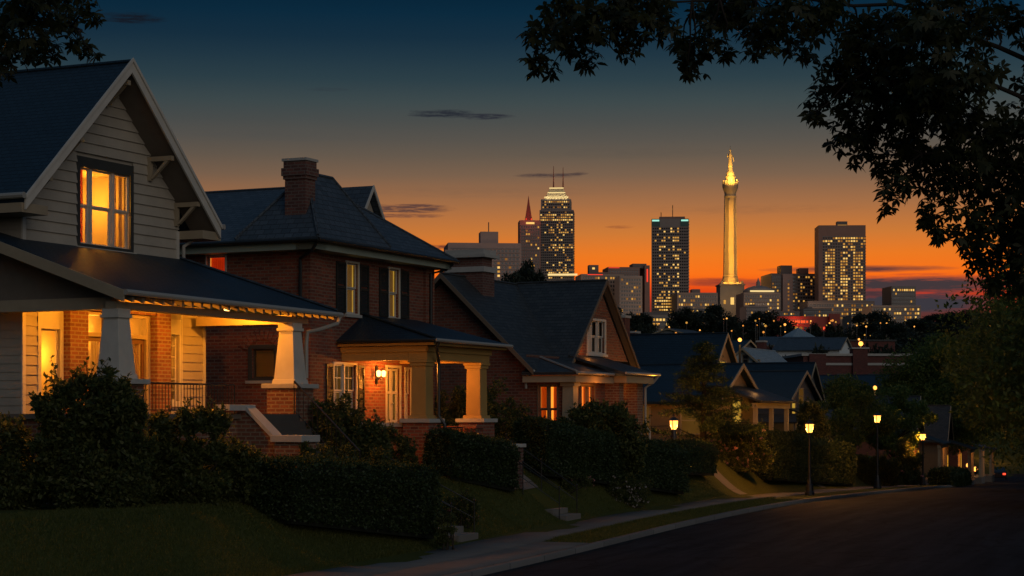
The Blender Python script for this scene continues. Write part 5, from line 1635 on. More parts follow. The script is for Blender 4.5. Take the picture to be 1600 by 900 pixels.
# lamps on tall poles in the middle distance
for (px, py, Y, lab, pw) in ((1345, 537, 214, 'bright lamp on a tall pole above the brick building chimney', 420), (993, 521, 330, 'small lamp on a pole among pale roofs right of the cottage', 0), (1156, 531, 118, 'amber lamp beside the lit gable tip', 90), (1367, 606, 150, 'amber lamp glowing behind the round street tree', 160), (1513, 727, 178, 'small white-amber lamp beyond the lit porches', 120), (1524, 733, 215, 'tiny lamp just left of the farthest street lamp', 0)):
    p = at(px, py, Y); g = ground(p.x, p.y)
    t = thing('pole_lamp', lab, 'pole lamp', (p.x, p.y, g), 0, 'pole lamps in the middle distance')
    H = p.z - g
    mb = MB(); mb.tube([(0, 0, -.5), (0, 0, H - .3)], [.12, .07], 8); mb.build('pole', M['iron'], t)
    mb = MB(); mb.ball((0, 0, H), .26 * (Y / 214) ** 1.3, 8); mb.build('globe', M['lantern'], t)
    if pw: lamp_light((p.x, p.y - .6, p.z), pw, (1, .5, .13), .3, name='lamp_light')

# ------------------------------------------------------------------ trees between the roofs
PRO = {}
def far_tree(label, px, pyt, Y, rad, seed, base_frac=.15):
    p = at(px, pyt, Y); g = ground(p.x, p.y); H = max(3, p.z - g)
    key = seed % 4
    if key not in PRO:
        rg = np.random.default_rng(100 + key)
        me, C = crown_mesh(rg, 1.0, .5, .16, 30, 240, .055)
        mb = MB(); limb(mb, (0, 0, -.05), (0, 0, .6), .03, .01, rg, 4, .05)
        for c in C[::4]: limb(mb, (0, 0, .3), c, .012, .003, rg, 3, .1)
        PRO[key] = (me, mb.mesh('trunk'))
    t = thing('tree', label, 'tree', (p.x, p.y, g), seed * 1.3, 'trees between the roofs and the towers')
    t.scale = (rad * 2, rad * 2, H)
    link('crown', PRO[key][0], M['leaf_far'], t); link('trunk', PRO[key][1], M['bark'], t)
FT = [(830, 415, 560, 8, 'dark tree between the stone-capped chimney and cottage ridge'), (800, 424, 540, 6, 'lower dark tree close beside the stone-capped chimney'), (975, 483, 520, 5.5, 'dark tree right of the cottage gable tip'), (1008, 490, 540, 4, 'small dark tree before the low lit pavilion'),
      (1073, 484, 560, 6.5, 'dark rounded tree left of the monument base'), (1112, 476, 570, 8.5, 'large dark tree in front of the monument left side'), (1140, 490, 550, 5, 'low dark tree directly below the monument'), (1190, 486, 560, 8.5, 'paler green tree right below the domed building'), (1222, 500, 500, 4, 'small tree under the red lit sign left end'),
      (1298, 506, 470, 4, 'dark low tree right of the pyramid pavilion'), (1320, 512, 460, 4.5, 'dark low tree below the tallest right block'), (1362, 486, 520, 7, 'dark tree in front of the lit windows at right'), (1270, 508, 480, 3.5, 'little tree between pyramid pavilion and red building'), (1395, 505, 420, 6, 'tree close to the big roadside foliage'),
      (1245, 548, 250, 4.5, 'dark tree in the gap behind the blue-roofed house'), (1205, 542, 270, 4.5, 'dark tree before the grey hall'), (1395, 560, 235, 4, 'dark tree at the right end of the brick building'), (1290, 540, 260, 4, 'dark tree hugging the brick building chimney'), (1090, 552, 160, 3, 'dark tree just right of the conifer middle'), (1380, 540, 250, 5, 'dark tree right of the bright roof lamp'), (1320, 600, 160, 3.5, 'dark tree behind the round street tree'),
      (1010, 505, 400, 5, 'dark tree above the pale flat roof'), (940, 470, 600, 7, 'dark tree hidden behind the cottage gable'), (312, 385, 72, 1.6, 'leafy tree between timber house and brick house'), (1420, 590, 190, 6, 'dark tree behind the big roadside trees'), (1440, 520, 330, 9, 'wide tree at the right end of the skyline'), (1415, 494, 560, 8, 'dark tree before the low offices at the far right'), (1470, 490, 600, 10, 'rounded dark tree at the far right of the ridge'), (1515, 486, 640, 11, 'dark tree on the ridge behind the right leaves'), (1560, 492, 600, 10, 'dark tree on the ridge at the right edge'), (1465, 540, 280, 8, 'wide dark tree below the ridge at right')]
for i, (px, py, Y, r, lab) in enumerate(FT): far_tree(lab, px, py, Y, r, i)

# ------------------------------------------------------------------ vehicles and people at the street end
def car(label, s, n, group=None):
    p = ground_sn(s, n); p.z = float(road_z(s)); hd = float(np.interp(s, _S, PH))
    t = thing('parked_car', label, 'car', p, -hd, group)     # y forward along the street
    mb = MB()
    def ring(y, w, z0, z1): return [(-w, y, z0), (w, y, z0), (w, y, z1), (-w, y, z1)]
    pr = [(-2.2, .78, .35, .80), (-2.1, .84, .28, .98), (-1.2, .87, .25, 1.0), (.9, .87, .25, .98), (1.9, .84, .27, .85), (2.2, .76, .35, .66)]
    for (a, b) in zip(pr[:-1], pr[1:]):
        p0, p1 = ring(*a), ring(*b)
        for k in range(4): k2 = (k + 1) % 4; mb.face([p0[k], p0[k2], p1[k2], p1[k]])
    mb.face(ring(*pr[0])[::-1]); mb.face(ring(*pr[-1]))
    mb.build('body', M['car_paint'], t)
    mb = MB(); mb.hexa([(-.80, -1.75, .98), (.80, -1.75, .98), (.80, 1.0, .98), (-.80, 1.0, .98), (-.62, -1.2, 1.46), (.62, -1.2, 1.46), (.62, .25, 1.46), (-.62, .25, 1.46)]); mb.build('cabin', M['pane_dark'], t)
    for sx in (-1, 1):
        for y in (-1.35, 1.35):
            mb = MB(); mb.tube([(sx * .70, y, .32), (sx * .88, y, .32)], .32, 14); mb.build('wheel', M['iron'], t)
        mb = MB(); mb.box(sx * .62 - .16, sx * .62 + .16, -2.235, -2.19, .62, .82); mb.build('tail_light', M['tail'], t)
M['car_paint'] = paint('car_paint', (.02, .02, .025), .25, .1, 2, 0, .2)
M['tail'] = emit('tail_light', (1.0, .05, .02), 3.0)
car('dark car with red tail lights at the end of the street', s_at(1561, -1.3), -1.3)

M['coat'] = paint('dark_coat', (.012, .012, .014), .8, .2)
M['shirt'] = paint('grey_shirt', (.22, .21, .20), .8, .15)
M['trousers'] = paint('dark_trousers', (.02, .02, .025), .8, .2)
M['skin'] = paint('skin', (.36, .22, .15), .6, .1)
M['hair'] = paint('hair', (.02, .014, .01), .6, .2)
def person(label, s, n, top, stride, seed):
    p = ground_sn(s, n); p.z = float(road_z(s)) + .03; hd = float(np.interp(s, _S, PH))
    t = thing('person', label, 'person', p, -hd, None)
    me = bpy.data.meshes.new('body')
    v = [(0, 0, .95), (0, .01, 1.15), (0, 0, 1.38), (0, .01, 1.50), (0, .02, 1.58), (0, .03, 1.70),
         (.10, 0, .90), (.11, stride, .50), (.11, stride * .6, .07), (.11, stride * .6 + .16, .03),
         (-.10, 0, .90), (-.11, -stride * .6, .50), (-.11, -stride * 1.4, .09), (-.11, -stride * 1.4 + .15, .03),
         (.19, 0, 1.40), (.25, -stride * .5, 1.12), (.25, -stride * .2, .88), (.25, -stride * .1 + .03, .78),
         (-.19, 0, 1.40), (-.25, stride * .4, 1.12), (-.25, stride * .8, .89), (-.25, stride * .9, .79)]
    e = [(0, 1), (1, 2), (2, 3), (3, 4), (4, 5), (0, 6), (6, 7), (7, 8), (8, 9), (0, 10), (10, 11), (11, 12), (12, 13), (2, 14), (14, 15), (15, 16), (16, 17), (2, 18), (18, 19), (19, 20), (20, 21)]
    r = [.15, .13, .15, .07, .085, .085, .09, .065, .045, .035, .09, .065, .045, .035, .065, .045, .035, .03, .065, .045, .035, .03]
    me.from_pydata(v, e, []); 
    o = link('body', me, None, t)
    for m_ in (M[top], M['trousers'], M['skin']): me.materials.append(m_)
    sk = o.modifiers.new('skin', 'SKIN'); lay = me.skin_vertices[0].data if me.skin_vertices else None
    if lay is None:
        me.skin_vertices  # layer is made by the modifier on evaluation
    else:
        for i, q in enumerate(lay): q.radius = (r[i], r[i] * .8); q.use_root = (i == 0)
    o.modifiers.new('subsurf', 'SUBSURF').render_levels = 2
    dg = bpy.context.evaluated_depsgraph_get(); ev = o.evaluated_get(dg); m2 = bpy.data.meshes.new_from_object(ev)
    o.modifiers.clear(); o.data = m2; m2.name = 'body'
    m2.materials.clear()
    for m_ in (M[top], M['trousers'], M['skin']): m2.materials.append(m_)
    for f in m2.polygons:
        z = f.center.z; x = abs(f.center.x)
        f.material_index = 2 if z > 1.50 or (x > .2 and z < .84) else (1 if z < .92 and x < .2 else 0); f.use_smooth = True
    mb = MB(); mb.ball((0, .0, 1.69), .105, 8, (1, 1.05, .9)); mb.build('hair', M['hair'], t, True)
def skin_ok(): return True
person('person in dark clothes walking in the road at its far end', s_at(1579, -1.6), -1.6, 'coat', .18, 1)
# ------------------------------------------------------------------ the city on the rise
def wallmat(name, c, var=.15): M[name] = paint(name, c, .75, var, .15, 0)
wallmat('tower_tan', (.34, .26, .21)); wallmat('tower_grey', (.25, .22, .205)); wallmat('tower_rose', (.42, .29, .25)); wallmat('tower_dark', (.17, .14, .13)); wallmat('tower_brown', (.29, .17, .135)); wallmat('lime', (.34, .29, .22), .35); wallmat('tower_green', (.06, .13, .12)); wallmat('tower_red', (.30, .07, .05))
M['win_dark'] = paint('tower_glass', (.020, .021, .026), .15, .3, .3, 0, spec=.7)
M['lit_a'] = emit('lit_window_bright', (1.0, .60, .16), 1.05); M['lit_b'] = emit('lit_window_amber', (1.0, .48, .085), .62); M['lit_c'] = emit('lit_window_dim', (1.0, .40, .07), .26)
M['lit_w'] = emit('crown_light', (1.0, .72, .30), 1.0); M['lit_r'] = emit('red_light', (1.0, .06, .03), 1.1); M['lit_o'] = emit('sign_red', (1.0, .10, .02), 1.5); M['lit_g'] = emit('teal_light', (.45, 1.0, .8), .9)
CITY = 'towers and blocks of the skyline'


class Tower(House):
    def __init__(s, name, label, px0, px1, py1, Y, th=86, depth=None, cat='building', group=CITY):
        super().__init__(name, label, px0, Y, th, cat, group)
        s.Y = Y; s.m = Y / FOC; s.wd = (px1 - px0) * s.m / math.sin(R(th)); s.dp = depth or s.wd; s.zb = zpy(py1, Y) - 14; s.px0 = px0

    def z(s, py): return zpy(py, s.Y)

    def x(s, px): return (px - s.px0) * s.m / math.sin(R(86))

    def body(s, px0, px1, pyt, mat, pyb=None, d0=0, d1=None, name='wall', sides=True):
        mb = MB(); mb.box(s.x(px0), s.x(px1), d0, s.dp if d1 is None else d1, s.zb if pyb is None else s.z(pyb), s.z(pyt)); return mb.build(name, M[mat], s.t)

    def grid(s, px0, px1, py0, py1, cols, floors, lit, seed, T=None, wr=.62, hr=.5, d0=0, kinds=('lit_a', 'lit_b', 'lit_b', 'lit_c'), cap=95, frame=True):
        """window openings of one facade: dark ones as one part, lit ones each a part"""
        rg = random.Random(seed)
        a0, a1 = (s.x(px0), s.x(px1)) if T is None else (px0, px1)
        T = T or front(d0)
        b0, b1 = s.z(py1), s.z(py0)
        cw, chh = (a1 - a0) / cols, (b1 - b0) / floors
        ww, hh = cw * wr, chh * hr
        dark = MB(); cells = []
        for f in range(floors):
            for c in range(cols):
                a = a0 + (c + .5) * cw; b = b0 + (f + .5) * chh
                pr = lit(f, c, floors, cols)
                if rg.random() < pr: cells.append((a, b, rg.choice(kinds)))
                else: dark.tbox(T, a - ww / 2, a + ww / 2, b - hh / 2, b + hh / 2, .002, .04)
        if dark.v: o = dark.build('dark_windows', M['win_dark'], s.t); o['kind'] = 'stuff'
        rg.shuffle(cells)
        left = cap - getattr(s, 'used', 0)
        head, rest = cells[:max(0, left)], cells[max(0, left):]
        s.used = getattr(s, 'used', 0) + len(head)
        prot = {}
        for (a, b, k) in head:
            if k not in prot:
                m = MB(); m.tbox(T, a0 - ww / 2, a0 + ww / 2, b0 - hh / 2, b0 + hh / 2, .003, .06)
                me = m.mesh('lit_window'); me.materials.append(M[k]); prot[k] = me
            o = bpy.data.objects.new('lit_window', prot[k]); COL.objects.link(o); o.parent = s.t
            k1, k2 = rg.uniform(.6, 1.05), rg.uniform(.7, 1.0)
            o.location = Vector(T(a, b, 0)) - Vector(T(a0, b0, 0))
        for k in kinds:
            m = MB()
            for (a, b, kk) in rest:
                if kk == k: m.tbox(T, a - ww / 2, a + ww / 2, b - hh / 2, b + hh / 2, .003, .06)
            if m.v and k not in s.__dict__.setdefault('done', {}):
                o = m.build('lit_windows', M[k], s.t); o['kind'] = 'stuff'
            elif m.v:
                o = m.build('lit_windows', M[k], s.t); o['kind'] = 'stuff'
        if frame:      # thin floor ledges give the facade its relief
            lg = MB()
            for f in range(0, floors + 1, 1): lg.tbox(T, a0 - .2, a1 + .2, b0 + f * chh - .18, b0 + f * chh + .18, .001, .22)
            lg.build('ledges', M['tower_grey'], s.t)


def rand(p): return lambda f, c, F_, C: p


# wide pink-grey block with penthouse and mast
t = Tower('office_block', 'wide pale rose block with square penthouse and mast behind the chimney', 700, 815, 500, 930, 84, 30)
t.body(700, 815, 379, 'tower_rose'); t.body(752, 780, 360, 'tower_rose', 378.9, 4, 14, 'penthouse'); t.body(694, 760, 392, 'tower_rose', None, -6, -.1, 'wing')
mb = MB(); mb.tube([(t.x(766), 8, t.z(360)), (t.x(766), 8, t.z(344))], .25, 5); mb.build('mast', M['iron'], t.t)
t.grid(705, 812, 388, 440, 18, 8, lambda f, c, F_, C: .22 if f < 6 and c > 10 else .04, 61)
# slim tower with lit spire
t = Tower('spire_tower', 'slim brown tower topped by a dark red-lit pointed spire', 812, 845, 500, 960, 86, 12)
t.body(812, 845, 344, 'tower_brown'); t.grid(814, 843, 352, 440, 8, 16, lambda f, c, F_, C: .22 if c > 1 else .06, 62)
mb = MB(); cx, cy = t.x(827), 5; mb.taper(cx, cy, t.z(344) + .01, t.z(338), 3.6, 3.2); mb.taper(cx, cy, t.z(338) + .01, t.z(320), 3.0, 1.4); mb.taper(cx, cy, t.z(320) + .01, t.z(304), 1.3, .12)
sp = mb.build('spire', M['tower_red'], t.t)
for sx in (-1.3, 1.3): mb = MB(); mb.box(cx + sx - .25, cx + sx + .25, cy - 1.75, cy - 1.5, t.z(343), t.z(340)); mb.build('spire_light', M['lit_r'], sp)
mb = MB(); mb.tbox(front(0), t.x(822), t.x(835), t.z(350), t.z(347), .003, .1); mb.build('lit_panel', M['lit_a'], t.t)
lamp_light(t.w(cx, -6, t.z(340)), 900, (1, .15, .08), .5, name='spire_light')
# tall stepped tower with illuminated pyramid crown
t = Tower('crown_tower', 'tallest skyline tower with illuminated stepped crown and twin masts', 843, 896, 500, 980, 93, 18)
t.body(843, 896, 328, 'tower_grey'); t.body(845, 892, 311, 'tower_grey', 327.99, .8, 17, 'upper_stage')
def band(f, c, F_, C): return .92 if f in (F_ - 2, F_ - 3, F_ - 4) and c < C - 1 else (.75 if f in (2, 3, 12, 13, 18, 19, 23) and c > 3 else (.20 if c > 3 else .08))
t.grid(844, 895, 330, 436, 16, 27, band, 63, kinds=('lit_a', 'lit_b', 'lit_b', 'lit_c'), wr=.7)
t.grid(.5, 17.5, 330, 436, 6, 27, lambda f, c, F_, C: .2, 64, T=far_side(t.x(896)), wr=.6)
t.grid(847, 890, 313, 326, 13, 3, lambda f, c, F_, C: (.5, .2, .9)[f], 65, d0=.8)
mb = MB(); cx, cy = t.x(869), 9
for k, (pa, pb, wa, wb) in enumerate(((311, 308, 12.6, 12.4), (307.9, 300.5, 11.2, 9.2), (300.4, 293, 8.6, 7.2))): mb.taper(cx, cy, t.z(pa) + .02, t.z(pb), wa, wb)
cr = mb.build('crown', M['lime'], t.t)
mb = MB()
for (py, wd) in ((308, 12.2), (300.5, 9.0), (293, 7.3)): mb.box(cx - wd / 2, cx + wd / 2, cy - wd / 2 - .2, cy - wd / 2 - .02, t.z(py) + .02, t.z(py) + .55)
for k in range(7): mb.box(cx - 5 + k * 1.6, cx - 4.4 + k * 1.6, cy - 6.9, cy - 6.6, t.z(310.5), t.z(309))
mb.build('crown_lights', M['lit_w'], cr)
for sx in (-6, 0, 6): lamp_light(t.w(cx + sx * .7, .4, t.z(305.5)), 420, (1, .76, .38), .5, name='flood_light')
for px, py in ((864, 256), (879, 258)):
    mb = MB(); mb.tube([(t.x(px), cy, t.z(293)), (t.x(px), cy, t.z(280)), (t.x(px), cy, t.z(py))], [.45, .3, .12], 6); mb.build('mast', M['tower_red'], t.t)
mb = MB(); mb.tbox(front(-1), t.x(856), t.x(902), t.z(431), t.z(428), .0, .3); mb.build('lit_canopy', M['lit_w'], t.t)
# group of apartment blocks right of the cottage gable
t = Tower('stepped_apartment', 'pale stepped apartment block with small top tower right of the cottage gable', 908, 975, 500, 900, 84, 20)
t.body(908, 975, 428, 'tower_tan'); t.body(922, 937, 413, 'tower_dark', 427.99, 3, 8, 'top_tower'); t.body(930, 952, 424, 'tower_brown', 427.98, 4, 12, 'penthouse')
t.grid(910, 973, 431, 500, 16, 11, lambda f, c, F_, C: .30 if f == 10 else .16, 66, kinds=('lit_b', 'lit_b', 'lit_c'))
mb = MB(); mb.tbox(front(3), t.x(927), t.x(931), t.z(420), t.z(417), .003, .1); mb.build('lit_panel', M['lit_a'], t.t)
mb = MB(); mb.tbox(front(0), t.x(918), t.x(942), t.z(429.3), t.z(428.3), .05, .3); mb.build('red_lights', M['lit_r'], t.t)
t = Tower('brick_apartment', 'brown apartment block with red roof lights behind the stepped block', 950, 1016, 500, 940, 84, 18)
t.body(950, 1000, 417, 'tower_brown'); t.body(990, 1012, 411, 'tower_dark', 418, 2, 12, 'roof_frame'); t.body(1008, 1016, 414, 'tower_brown')
t.grid(952, 998, 421, 500, 12, 13, rand(.12), 67, kinds=('lit_b', 'lit_c'))
mb = MB(); mb.tbox(front(0), t.x(951), t.x(968), t.z(418.6), t.z(417.8), .05, .3); mb.tbox(front(0), t.x(1011), t.x(1013), t.z(440), t.z(420), .05, .2); mb.build('red_lights', M['lit_r'], t.t)
t = Tower('narrow_apartment', 'narrow grey apartment block right of the stepped block', 968, 1004, 500, 880, 84, 15)
t.body(968, 1004, 431, 'tower_grey'); t.grid(970, 1002, 434, 500, 8, 11, rand(.16), 68, kinds=('lit_b', 'lit_c'))
# middle tower with teal corners
t = Tower('teal_corner_tower', 'grey tower with teal-lit top corners left of the monument', 1018, 1076, 500, 950, 94, 14)
t.body(1018, 1076, 342, 'tower_grey'); t.body(1030, 1070, 338, 'tower_brown', 341.99, 2, 10, 'penthouse')
for (p, q) in ((1018.5, 1031), (1063, 1075.5)): t.body(p, q, 342.5, 'tower_green', 354, -.3, -.01, 'corner_panel')
for (p, q) in ((1019, 1030), (1064, 1075)): mb = MB(); mb.tbox(front(-.3), t.x(p), t.x(q), t.z(346), t.z(343.5), .003, .1); mb.build('corner_light', M['lit_g'], t.t)
def lit5(f, c, F_, C):
    if f < 7: return .85 if 1 < c < 11 else .25
    return .55 if (c in (3, 4, 5) or c in (9, 10, 11)) and f % 3 != 0 else .06
t.grid(1019, 1075, 355, 496, 16, 30, lit5, 69, kinds=('lit_a', 'lit_b', 'lit_b'), wr=.72)
t.grid(.5, 13.5, 346, 496, 5, 32, rand(.07), 70, T=far_side(t.x(1076)))
for px, py in ((1051, 319), (1033, 330)): mb = MB(); mb.tube([(t.x(px), 5, t.z(338)), (t.x(px), 5, t.z(py))], .2, 5); mb.build('mast', M['iron'], t.t)
# low pale blocks around the monument
t = Tower('civic_block', 'low pale civic block with lit lower windows left of the monument', 1058, 1122, 506, 930, 86, 20)
t.body(1058, 1122, 457, 'tower_tan'); t.body(1083, 1096, 451, 'tower_dark', 456.99, 3, 9, 'penthouse'); t.grid(1060, 1120, 460, 492, 16, 5, lambda f, c, F_, C: (.5, .55, .65, .25, .1)[f], 71, kinds=('lit_a', 'lit_b', 'lit_c'))
t = Tower('domed_building', 'pale domed civic building with lit lantern band right of the monument', 1162, 1220, 506, 930, 86, 20)
t.body(1162, 1220, 457, 'tower_tan'); t.grid(1164, 1218, 460, 490, 14, 5, lambda f, c, F_, C: .42 if f < 3 else .15, 72, kinds=('lit_a', 'lit_b', 'lit_c'))
mb = MB(); mb.lathe(t.x(1190), 8, [(7.5, t.z(457) + .01), (7.5, t.z(453)), (6.6, t.z(450)), (4.6, t.z(447)), (2.2, t.z(445)), (1.0, t.z(444.6)), (1.0, t.z(439)), (.5, t.z(437)), (.1, t.z(432))], 20); mb.build('dome', M['tower_grey'], t.t, False)
mb = MB(); mb.tbox(front(0), t.x(1172), t.x(1210), t.z(456), t.z(453.6), .05, .4); mb.build('lit_band', M['lit_w'], t.t)
t = Tower('twin_apartment', 'dark twin-topped apartment block left of the broad right tower', 1205, 1280, 508, 960, 84, 22)
t.body(1205, 1280, 427, 'tower_dark'); t.body(1222, 1240, 414, 'tower_dark', 426.99, 2, 10, 'top_tower'); t.body(1252, 1266, 418, 'tower_brown', 426.98, 2, 9, 'top_tower'); t.body(1222, 1238, 428, 'tower_rose', None, -2, -.05, 'stair_bay')
t.grid(1239, 1279, 430, 505, 10, 14, rand(.26), 73, kinds=('lit_b', 'lit_c')); t.grid(1206, 1221, 430, 505, 4, 14, rand(.14), 74, kinds=('lit_b', 'lit_c')); t.grid(1229, 1233, 436, 505, 1, 12, rand(.8), 75, d0=-2, kinds=('lit_b', 'lit_c'), frame=False)
# broad right tower
t = Tower('broad_tower', 'broad brown tower with plain top band and many lit floors at right', 1279, 1352, 500, 940, 92, 16)
t.body(1279, 1352, 352, 'tower_brown'); t.body(1309, 1325, 345, 'tower_dark', 351.99, 3, 8, 'penthouse')
mb = MB(); mb.tbox(front(3), t.x(1310), t.x(1324), t.z(351.5), t.z(350.6), .02, .3); mb.build('roof_lights', M['lit_b'], t.t)
def lit7(f, c, F_, C):
    if f == F_ - 1: return .95 if c > 3 else .1
    if f == F_ - 2: return .7
    if f in (F_ - 3, F_ - 4, F_ - 5): return .3
    return .82 if c in (1, 2, 3, 4, 7, 8, 9, 12, 13, 14, 15) else .12
t.grid(1285, 1352, 370, 470, 17, 22, lit7, 76, kinds=('lit_a', 'lit_b', 'lit_b', 'lit_c'), wr=.68, hr=.56)
t = Tower('podium_block', 'long low podium below the broad right tower, dotted with lit windows', 1262, 1368, 512, 900, 86, 18)
t.body(1262, 1368, 470, 'tower_dark'); t.grid(1264, 1366, 474, 500, 26, 4, lambda f, c, F_, C: .5 if c > 11 else .08, 77, kinds=('lit_a', 'lit_b', 'lit_b', 'lit_c'))
t = Tower('low_offices', 'low offices with warm lit rows at the far right', 1362, 1440, 512, 880, 86, 18)
t.body(1362, 1440, 477, 'tower_tan'); t.grid(1364, 1438, 480, 505, 18, 4, lambda f, c, F_, C: .4, 78, kinds=('lit_a', 'lit_b', 'lit_c'))
t = Tower('right_block', 'grey block with lit top floor partly hidden by the right leaves', 1393, 1432, 506, 960, 84, 16)
t.body(1393, 1432, 447, 'tower_grey'); t.grid(1395, 1430, 450, 480, 10, 5, lambda f, c, F_, C: .85 if f == 4 else .12, 79, kinds=('lit_a', 'lit_b'))
t = Tower('lit_pavilion', 'low pale pavilion with lit windows among the dark trees', 1012, 1058, 512, 640, 84, 14)
t.body(1012, 1058, 492, 'tower_tan'); t.grid(1014, 1056, 496, 510, 8, 2, rand(.7), 80, kinds=('lit_a', 'lit_b'), cap=40); t.body(1008, 1046, 487, 'tower_dark', 491.9, 2, 10, 'upper_roof')
# low-rise blocks round the foot of the towers
for k, (p0, p1, pt, Y_, wm, lab) in enumerate(((1064, 1112, 481, 760, 'tower_tan', 'low lit block at the foot of the monument on its left'), (1166, 1200, 478, 790, 'tower_rose', 'low rose block under the domed building'), (1206, 1250, 486, 740, 'tower_brown', 'low brown block above the red sign'), (930, 968, 476, 760, 'tower_brown', 'low brown block below the stepped apartments'), (1330, 1392, 492, 720, 'tower_tan', 'long low lit block in front of the far right offices'), (1255, 1300, 482, 780, 'tower_dark', 'dark low block beneath the broad right tower'))):
    t = Tower('low_block', lab, p0, p1, 515, Y_, 86, 14)
    t.body(p0, p1, pt, wm); t.body(p0 + 8, p0 + 16, pt - 3, 'tower_dark', pt - .02, 2, 7, 'penthouse'); t.grid(p0 + 1, p1 - 1, pt + 2, 508, int((p1 - p0) / 3.4), max(3, int((508 - pt) / 5.5)), rand((.45, .3, .38, .25, .5, .2)[k]), 90 + k, kinds=('lit_a', 'lit_b', 'lit_c'), cap=60)
# red lit building with a glowing sign; its letters cannot be read
t = Tower('red_sign_building', 'low red brick building with a glowing red sign on its front', 1214, 1312, 522, 560, 86, 14)
t.body(1214, 1312, 494, 'tower_red'); t.body(1296, 1312, 490, 'tower_red', None, -1.5, -.05, 'end_bay')
sg = MB(); sg.tbox(front(-.0), t.x(1222), t.x(1263), t.z(506), t.z(499), .01, .12); s_ = sg.build('sign', M['tower_dark'], t.t)
rg = random.Random(8)
x = 1224.0
sgl = MB()
while x < 1261:      # lit strokes standing for the blurred letters
    wl = rg.choice((1.7, 2.2, 2.6)); k = rg.random()
    a0, a1 = t.x(x), t.x(x + wl); b0, b1 = t.z(504.6), t.z(500.6); q = .13
    sgl.tbox(front(0), a0, a0 + q, b0, b1, .13, .2)
    if k > .3: sgl.tbox(front(0), a1 - q, a1, b0, b1, .13, .2)
    if k < .6: sgl.tbox(front(0), a0 + q, a1 - q, b1 - q, b1, .13, .199)
    if k > .5 or k < .2: sgl.tbox(front(0), a0 + q, a1 - q, (b0 + b1) / 2 - q / 2, (b0 + b1) / 2 + q / 2, .13, .199)
    if k < .4: sgl.tbox(front(0), a0 + q, a1 - q, b0, b0 + q, .13, .199)
    x += wl + (.9 if rg.random() > .15 else 2.0)
sgl.build('letters', M['lit_o'], s_)
t.grid(1218, 1308, 508, 518, 12, 1, rand(.5), 81, kinds=('lit_b', 'lit_c', 'lit_r'), frame=False)
lamp_light(t.w(t.x(1242), -2.5, t.z(503)), 500, (1, .12, .05), .5, name='sign_light')
# the monument
Y = 1000.; mm = Y / FOC
p = at(1141, 492, Y)
t = thing('monument_column', 'tall floodlit golden monument column with a statue on top', 'monument', (p.x, p.y, 0), R(3))
Z = lambda py: zpy(py, Y)
mb = MB(); mb.taper(0, 0, Z(512) - 10, Z(447), 14.4, 14.0); mb.taper(0, 0, Z(447) + .01, Z(445), 15, 15); mb.taper(0, 0, Z(445) + .01, Z(442), 12, 11)
for sx in (-1, 1): mb.taper(sx * 5.9, -6.2, Z(445) + .02, Z(440), 1.6, 1.0)
pd = mb.build('pedestal', M['lime'], t)
mb = MB(); mb.box(-1.0, 1.0, -7.25, -7.15, Z(477), Z(466)); mb.build('doorway', M['lit_a'], pd)
for sx in (-4.4, 4.4): mb = MB(); mb.box(sx - .6, sx + .6, -7.25, -7.15, Z(476), Z(470)); mb.build('window', M['lit_b'], pd)
mb = MB(); a0 = math.pi / 8
mb.lathe(0, 0, [(5.0, Z(442) + .01), (4.9, Z(437)), (4.4, Z(434)), (4.5, Z(432)), (3.95, Z(430))], 8, a0)
mb.build('shaft_base', M['lime'], t)
mb = MB(); mb.lathe(0, 0, [(3.85, Z(430) + .01), (3.75, Z(400)), (3.25, Z(310))], 8, a0)
for k in range(8):
    an = math.pi / 4 * k + a0
    mb.tube([(3.85 * math.cos(an), 3.85 * math.sin(an), Z(430)), (3.25 * math.cos(an), 3.25 * math.sin(an), Z(310))], .28, 6)
mb.build('shaft', M['lime'], t)
mb = MB(); mb.lathe(0, 0, [(3.3, Z(310) + .01), (3.7, Z(307)), (3.3, Z(305)), (3.5, Z(301)), (4.5, Z(294)), (4.7, Z(290)), (4.2, Z(289)), (4.2, Z(285)), (3.0, Z(284.5))], 16); mb.build('capital', M['lime'], t)
mb = MB()
for k in range(16):
    an = 2 * math.pi * k / 16; mb.taper(4.35 * math.cos(an), 4.35 * math.sin(an), Z(289), Z(282), .4, .4)
mb.build('gallery_rail', M['lime'], t)
mb = MB(); mb.lathe(0, 0, [(2.7, Z(284.4)), (2.7, Z(278)), (3.1, Z(277)), (2.5, Z(275)), (2.2, Z(270)), (1.5, Z(266)), (1.2, Z(262))], 12); mb.build('lantern_stage', M['lime'], t)
mb = MB(); mb.lathe(0, 0, [(1.2, Z(262) + .01), (1.35, Z(258)), (1.0, Z(250)), (.85, Z(246)), (1.1, Z(243)), (.95, Z(240)), (.45, Z(238.5)), (.62, Z(236)), (.5, Z(234)), (.15, Z(233)), (.12, Z(228))], 12)
mb.tube([(-.9, -.2, Z(242)), (-1.7, -.6, Z(246)), (-1.6, -.9, Z(240))], [.32, .26, .18], 7); mb.tube([(.9, -.2, Z(242)), (1.7, -.5, Z(247)), (1.8, -.6, Z(252))], [.32, .26, .18], 7)
mb.build('statue', M['gilt'] if 'gilt' in M else M['lime'], t, True)
def spot(loc, target, energy, size, col=(1, .66, .16)):
    o = lamp_light(loc, energy, col, kind='SPOT', name='flood_light'); o.data.spot_size = size; o.data.spot_blend = .6; o.data.shadow_soft_size = .6
    d = Vector(target) - Vector(loc); o.rotation_euler = d.to_track_quat('-Z', 'Y').to_euler()
for k in range(13): lamp_light((p.x, p.y - 7.6, Z(427) + k * 2.95), 900 * (1.2 - .03 * k), (1, .43, .035), .35, name='flood_light')
lamp_light((p.x, p.y - 20, Z(472)), 1600, (1, .60, .30), .8, name='flood_light')
